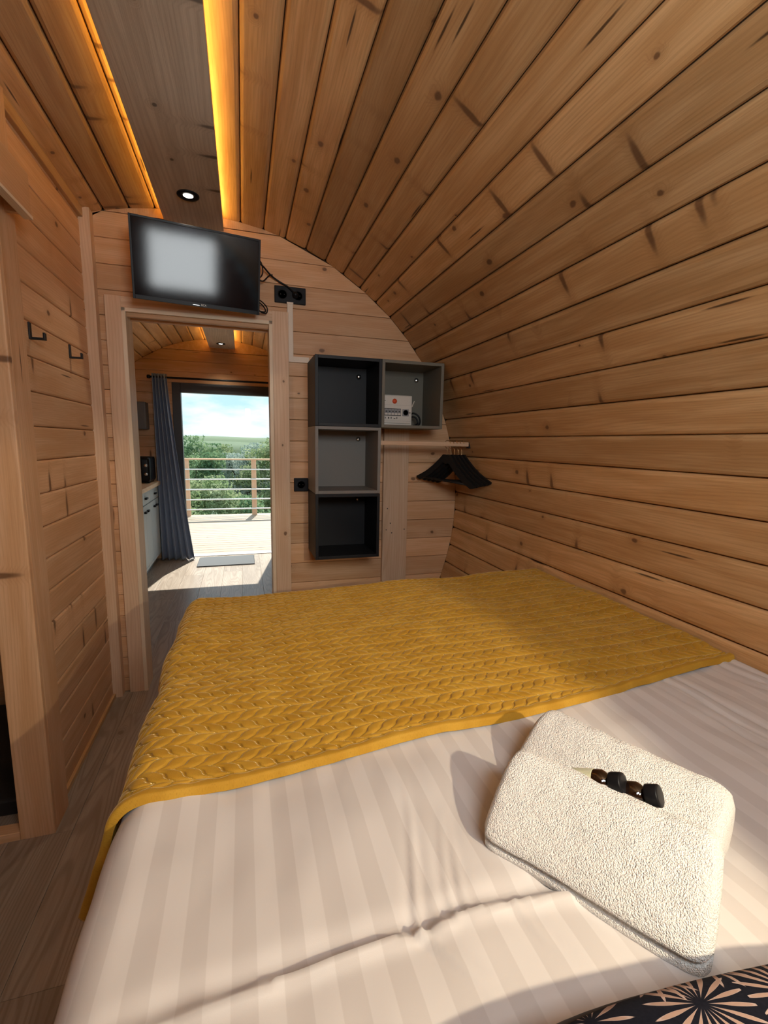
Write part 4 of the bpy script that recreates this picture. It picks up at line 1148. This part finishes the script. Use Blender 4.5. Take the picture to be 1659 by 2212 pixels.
def make_throw():
    sx_ = np.arange(-.385, 1.262, .0021); ty = np.arange(0, 1.0001, .0021/1.31)
    s, tt = np.meshgrid(sx_, ty)
    near = .733+.010*np.sin(s*7)+.105*np.clip(s-.15, 0, 2)/1.1 + .015*np.clip(-.15-s, 0, 1)
    far = 2.06
    t = near+(far-near)*tt
    X, Y, Z = drape(s, t, -.155, 1.30, -.5, 1.735, .055, .10)
    fl = np.clip((-.235-s)/.2, 0, 1)*np.exp(-((t-.75)/.28)**2)
    X = X-.045*fl
    Z = Z+ZB+.006+bed_top(s, t)
    # braided leaf quilting: rows run across the bed
    per, pit_ = .060, .030
    vv = (t-.79+.004*vnoise(s*5, t*5, 51))/per
    row = np.floor(vv); vf = vv-row
    half = np.abs(vf-.5)*2                 # 0 at the stem, 1 at the row edge
    hx = half*.5*per
    slant = 1.35*hx+.0050*np.sin(half*2*3.14159)
    u0 = (s+.0025*vnoise(s*9, t*9, 52))/pit_
    u = u0+slant/pit_
    du = np.abs(u-np.round(u))*pit_*.66
    puff = np.sin(np.abs(u-np.floor(u))*3.14159)*np.sin(np.clip(half, .02, .98)*3.14159)**.5
    g = np.minimum(du, hx)
    seam = np.exp(-(g/.0019)**2)
    amp = 1-.45*np.clip((s-.55)/.5, 0, 1)
    d = amp*(.0016*puff-.0024*seam-.0008*np.exp(-((1-half)*.5*per/.003)**2))
    # hem: plain rolled border with a stitched line
    eb = np.minimum(t-near, far-t); es = s-sx_[0]
    e = np.minimum(eb, np.minimum(es, 9))
    hem = np.clip(1-(e-.024)/.005, 0, 1)
    roll = .006*np.sqrt(np.clip(1-((e-.010)/.012)**2, 0, 1))+.0014*np.sin(s*150)*ridge(e-.022, .006)
    d = d*(1-hem)+hem*roll-.004*ridge(e-.025, .003)
    d = d-.012*np.clip(1-e/.003, 0, 1)+.006
    d += .003*vnoise(s*8, t*8, 53)+.0012*vnoise(s*30, t*30, 54)
    hang = np.clip((-.18-s)/.1, 0, 1)
    d += hang*.008*np.sin(t*20+1)
    root = empty('throw_blanket', (.5, 1.3, ZB), label='mustard yellow quilted throw with leaf braid relief over the foot of the bed', cat='throw')
    o = cloth('blanket', s, t, X-.5, Y-1.3, Z-ZB, d, M['throw'], root, 0)
    at = o.data.attributes.new('braid', 'FLOAT_VECTOR', 'POINT')
    at.data.foreach_set('vector', np.stack([u0, vv, amp*(1-hem)], -1).reshape(-1).astype(np.float32))
make_throw()

# ------------------------------------------------------------------ towels
def towel(p0, p1, cs, label, seed, zbase, ends=(0, 0)):
    """p0->p1 is the high rounded fold (left to right); cs is the cross-section (forward, height)"""
    a = Vector((p0[0], p0[1], 0)); b = Vector((p1[0], p1[1], 0)); Lg = (b-a).length
    ax = (b-a).normalized()
    root = empty('towel', (a+b)/2+Vector((0, 0, zbase)), rz=math.atan2(ax.y, ax.x), label=label, cat='towel')
    P = [(f_, 0, z_) for f_, z_ in cs]
    ring = np.array([(p.x, p.z) for p in smooth_path(P+[P[0]], 9)[:-1]]); n = len(ring)
    nl = 120
    cen = ring.mean(0); v = []
    for i in range(nl+1):
        t = i/nl; xx = (t-.5)*Lg; e = min(t, 1-t)*Lg; rnd = .022
        k = 1.0 if e > rnd else math.sqrt(max(0, 1-((rnd-e)/rnd)**2))
        sc1 = 1-.16*(1-k)
        wob = .003*math.sin(t*6+seed)
        for f_, z_ in ring:
            f2 = cen[0]+(f_-cen[0])*sc1; z2 = max(0, cen[1]+(z_-cen[1])*sc1) if z_ > .002 else 0
            skew = ends[0]*(1-t)+ends[1]*t
            v.append((xx+skew*f2, -(f2+wob), z2*(1+.025*math.sin(t*4+seed+f_*12))))
    v = np.array(v)
    nn = .0011*vnoise(v[:, 0]*45+9, v[:, 1]*45+v[:, 2]*45+7, seed+60)
    v[:, 2] += np.where(v[:, 2] > .004, nn, 0)
    f = []
    for i in range(nl):
        for j in range(n):
            j2 = (j+1) % n
            f.append((i*n+j, (i+1)*n+j, (i+1)*n+j2, i*n+j2))
    # rounded, layered ends
    for base, sgn in ((0, -1), (nl*n, 1)):
        prev = list(range(base, base+n)); vl = v.tolist() if base == 0 else vl
        for q, (kk, off) in enumerate(((.86, .004), (.62, .004), (.40, .001), (.15, .003))):
            c0 = np.mean([vl[i_] for i_ in prev], 0); st = len(vl)
            for i_ in prev:
                p = np.array(vl[i_]); p2 = c0+(p-c0)*(kk if q == 0 else kk/(.86, .62, .40)[q-1]); p2[0] = p[0]+sgn*(off-(.003 if q in (1, 3) else 0)); vl.append(p2.tolist())
            cur = list(range(st, st+n))
            for j in range(n):
                j2 = (j+1) % n
                f.append((prev[j], prev[j2], cur[j2], cur[j]) if sgn < 0 else (prev[j], cur[j], cur[j2], prev[j2]))
            prev = cur
        f.append(tuple(prev))
    o = from_py('folded_cloth', vl, f, M['terry'], root, True)
    bm = bmesh.new(); bm.from_mesh(o.data); bmesh.ops.recalc_face_normals(bm, faces=bm.faces[:]); bm.to_mesh(o.data); bm.free()
    return root
CSF = [(-.004, .099), (.010, .100), (.030, .092), (.055, .078), (.080, .060), (.100, .044), (.112, .031), (.114, .022), (.106, .017), (.112, .012), (.112, .004), (.104, 0), (.060, 0), (.02, 0), (-.004, 0), (-.013, .02), (-.016, .055), (-.013, .086)]
CSB = [(-.006, .090), (.010, .092), (.030, .086), (.055, .072), (.080, .055), (.105, .036), (.120, .022), (.122, .010), (.114, 0), (.06, 0), (.02, 0), (-.012, 0), (-.026, .018), (-.030, .045), (-.022, .076)]
towel((.403, .572), (.552, .356), CSF, 'white folded towel lying in front of the bottles', 3, ZB+.003)
towel((.528, .665), (.645, .410), CSB, 'white folded towel behind the bottles', 5, ZB+.004)

# ------------------------------------------------------------------ bottles
def bottle(c, axis, label):
    b = empty('toiletry_bottle', c, label=label, cat='bottle', group='toiletry bottles between the towels')
    ax = Vector(axis).normalized()
    lathe('body', [(.004, -.058), (.0155, -.057), (.017, -.054), (.017, -.010), (.0162, -.004), (.0125, .001), (.0085, .004), (.0082, .007)], (0, 0, 0), ax, M['amber'], b)
    lathe('label_wrap', [(.0173, -.050), (.0174, -.049), (.0174, -.017), (.0173, -.016)], (0, 0, 0), ax, M['label'], b)
    cap = lathe('cap', [(.0120, .005), (.0138, .006), (.0142, .008), (.0142, .021), (.0135, .0225), (.010, .0228)], (0, 0, 0), ax, M['black'], b, 40)
    return b
bottle((.488, .474, ZB+.097), (.44, -.74, .42), 'amber bottle with black cap and pale label showing between the towels')
bottle((.520, .443, ZB+.095), (.47, -.72, .42), 'amber bottle with only its black cap and shoulder showing between the towels')

# ------------------------------------------------------------------ cushion
def cushion(loc, rz, tilt, half, th, label):
    c = empty('cushion', loc, rz=rz, label=label, cat='cushion')
    n = 70; v, f = [], []
    g = np.linspace(-1, 1, n)
    def zz(a, b): return th*((1-a**2)**.42*(1-b**2)**.42)
    for sgn in (1, -1):
        for b in g:
            for a in g:
                pin = 1-.07*(a*a*(1-b*b)*0+((1-abs(a))*0))
                x = half*a*(1-.05*(1-b*b)*0-.045*b*b*abs(a)**6*0); y = half*b
                # corners slightly rounded
                rr = max(abs(a), abs(b)); k = 1-.06*(abs(a)*abs(b))**3
                v.append((x*k, y*k, sgn*zz(a, b)+.003*math.sin(a*9+b*4)*(1-rr)))
    m_ = n*n
    for i in range(n-1):
        for j in range(n-1):
            q = i*n+j
            f.append((q, q+1, q+n+1, q+n)); f.append((m_+q, m_+q+n, m_+q+n+1, m_+q+1))
    o = from_py('cover', v, f, M['cushion'], c, True)
    bm = bmesh.new(); bm.from_mesh(o.data); bmesh.ops.remove_doubles(bm, verts=bm.verts[:], dist=1e-5); bmesh.ops.recalc_face_normals(bm, faces=bm.faces[:]); bm.to_mesh(o.data); bm.free()
    o.data.polygons.foreach_set('use_smooth', [True]*len(o.data.polygons))
    # piping round the edge
    pts = []
    for k in range(80):
        t = k/80*4; sd_ = int(t); q = (t-sd_)*2-1
        a, b = ((q, -1), (1, q), (-q, 1), (-1, -q))[sd_]
        kk = 1-.06*(abs(a)*abs(b))**3
        pts.append((half*a*kk, half*b*kk, 0))
    tube('piping', pts+[pts[0]], .003, M['print'], c, 8, 0)
    c.rotation_euler = (tilt, 0, rz)
    return c
cushion((.40, .010, ZB+.076), math.radians(-7), math.radians(4), .235, .07, 'dark navy cushion with pink leaf fan print at the bed head')
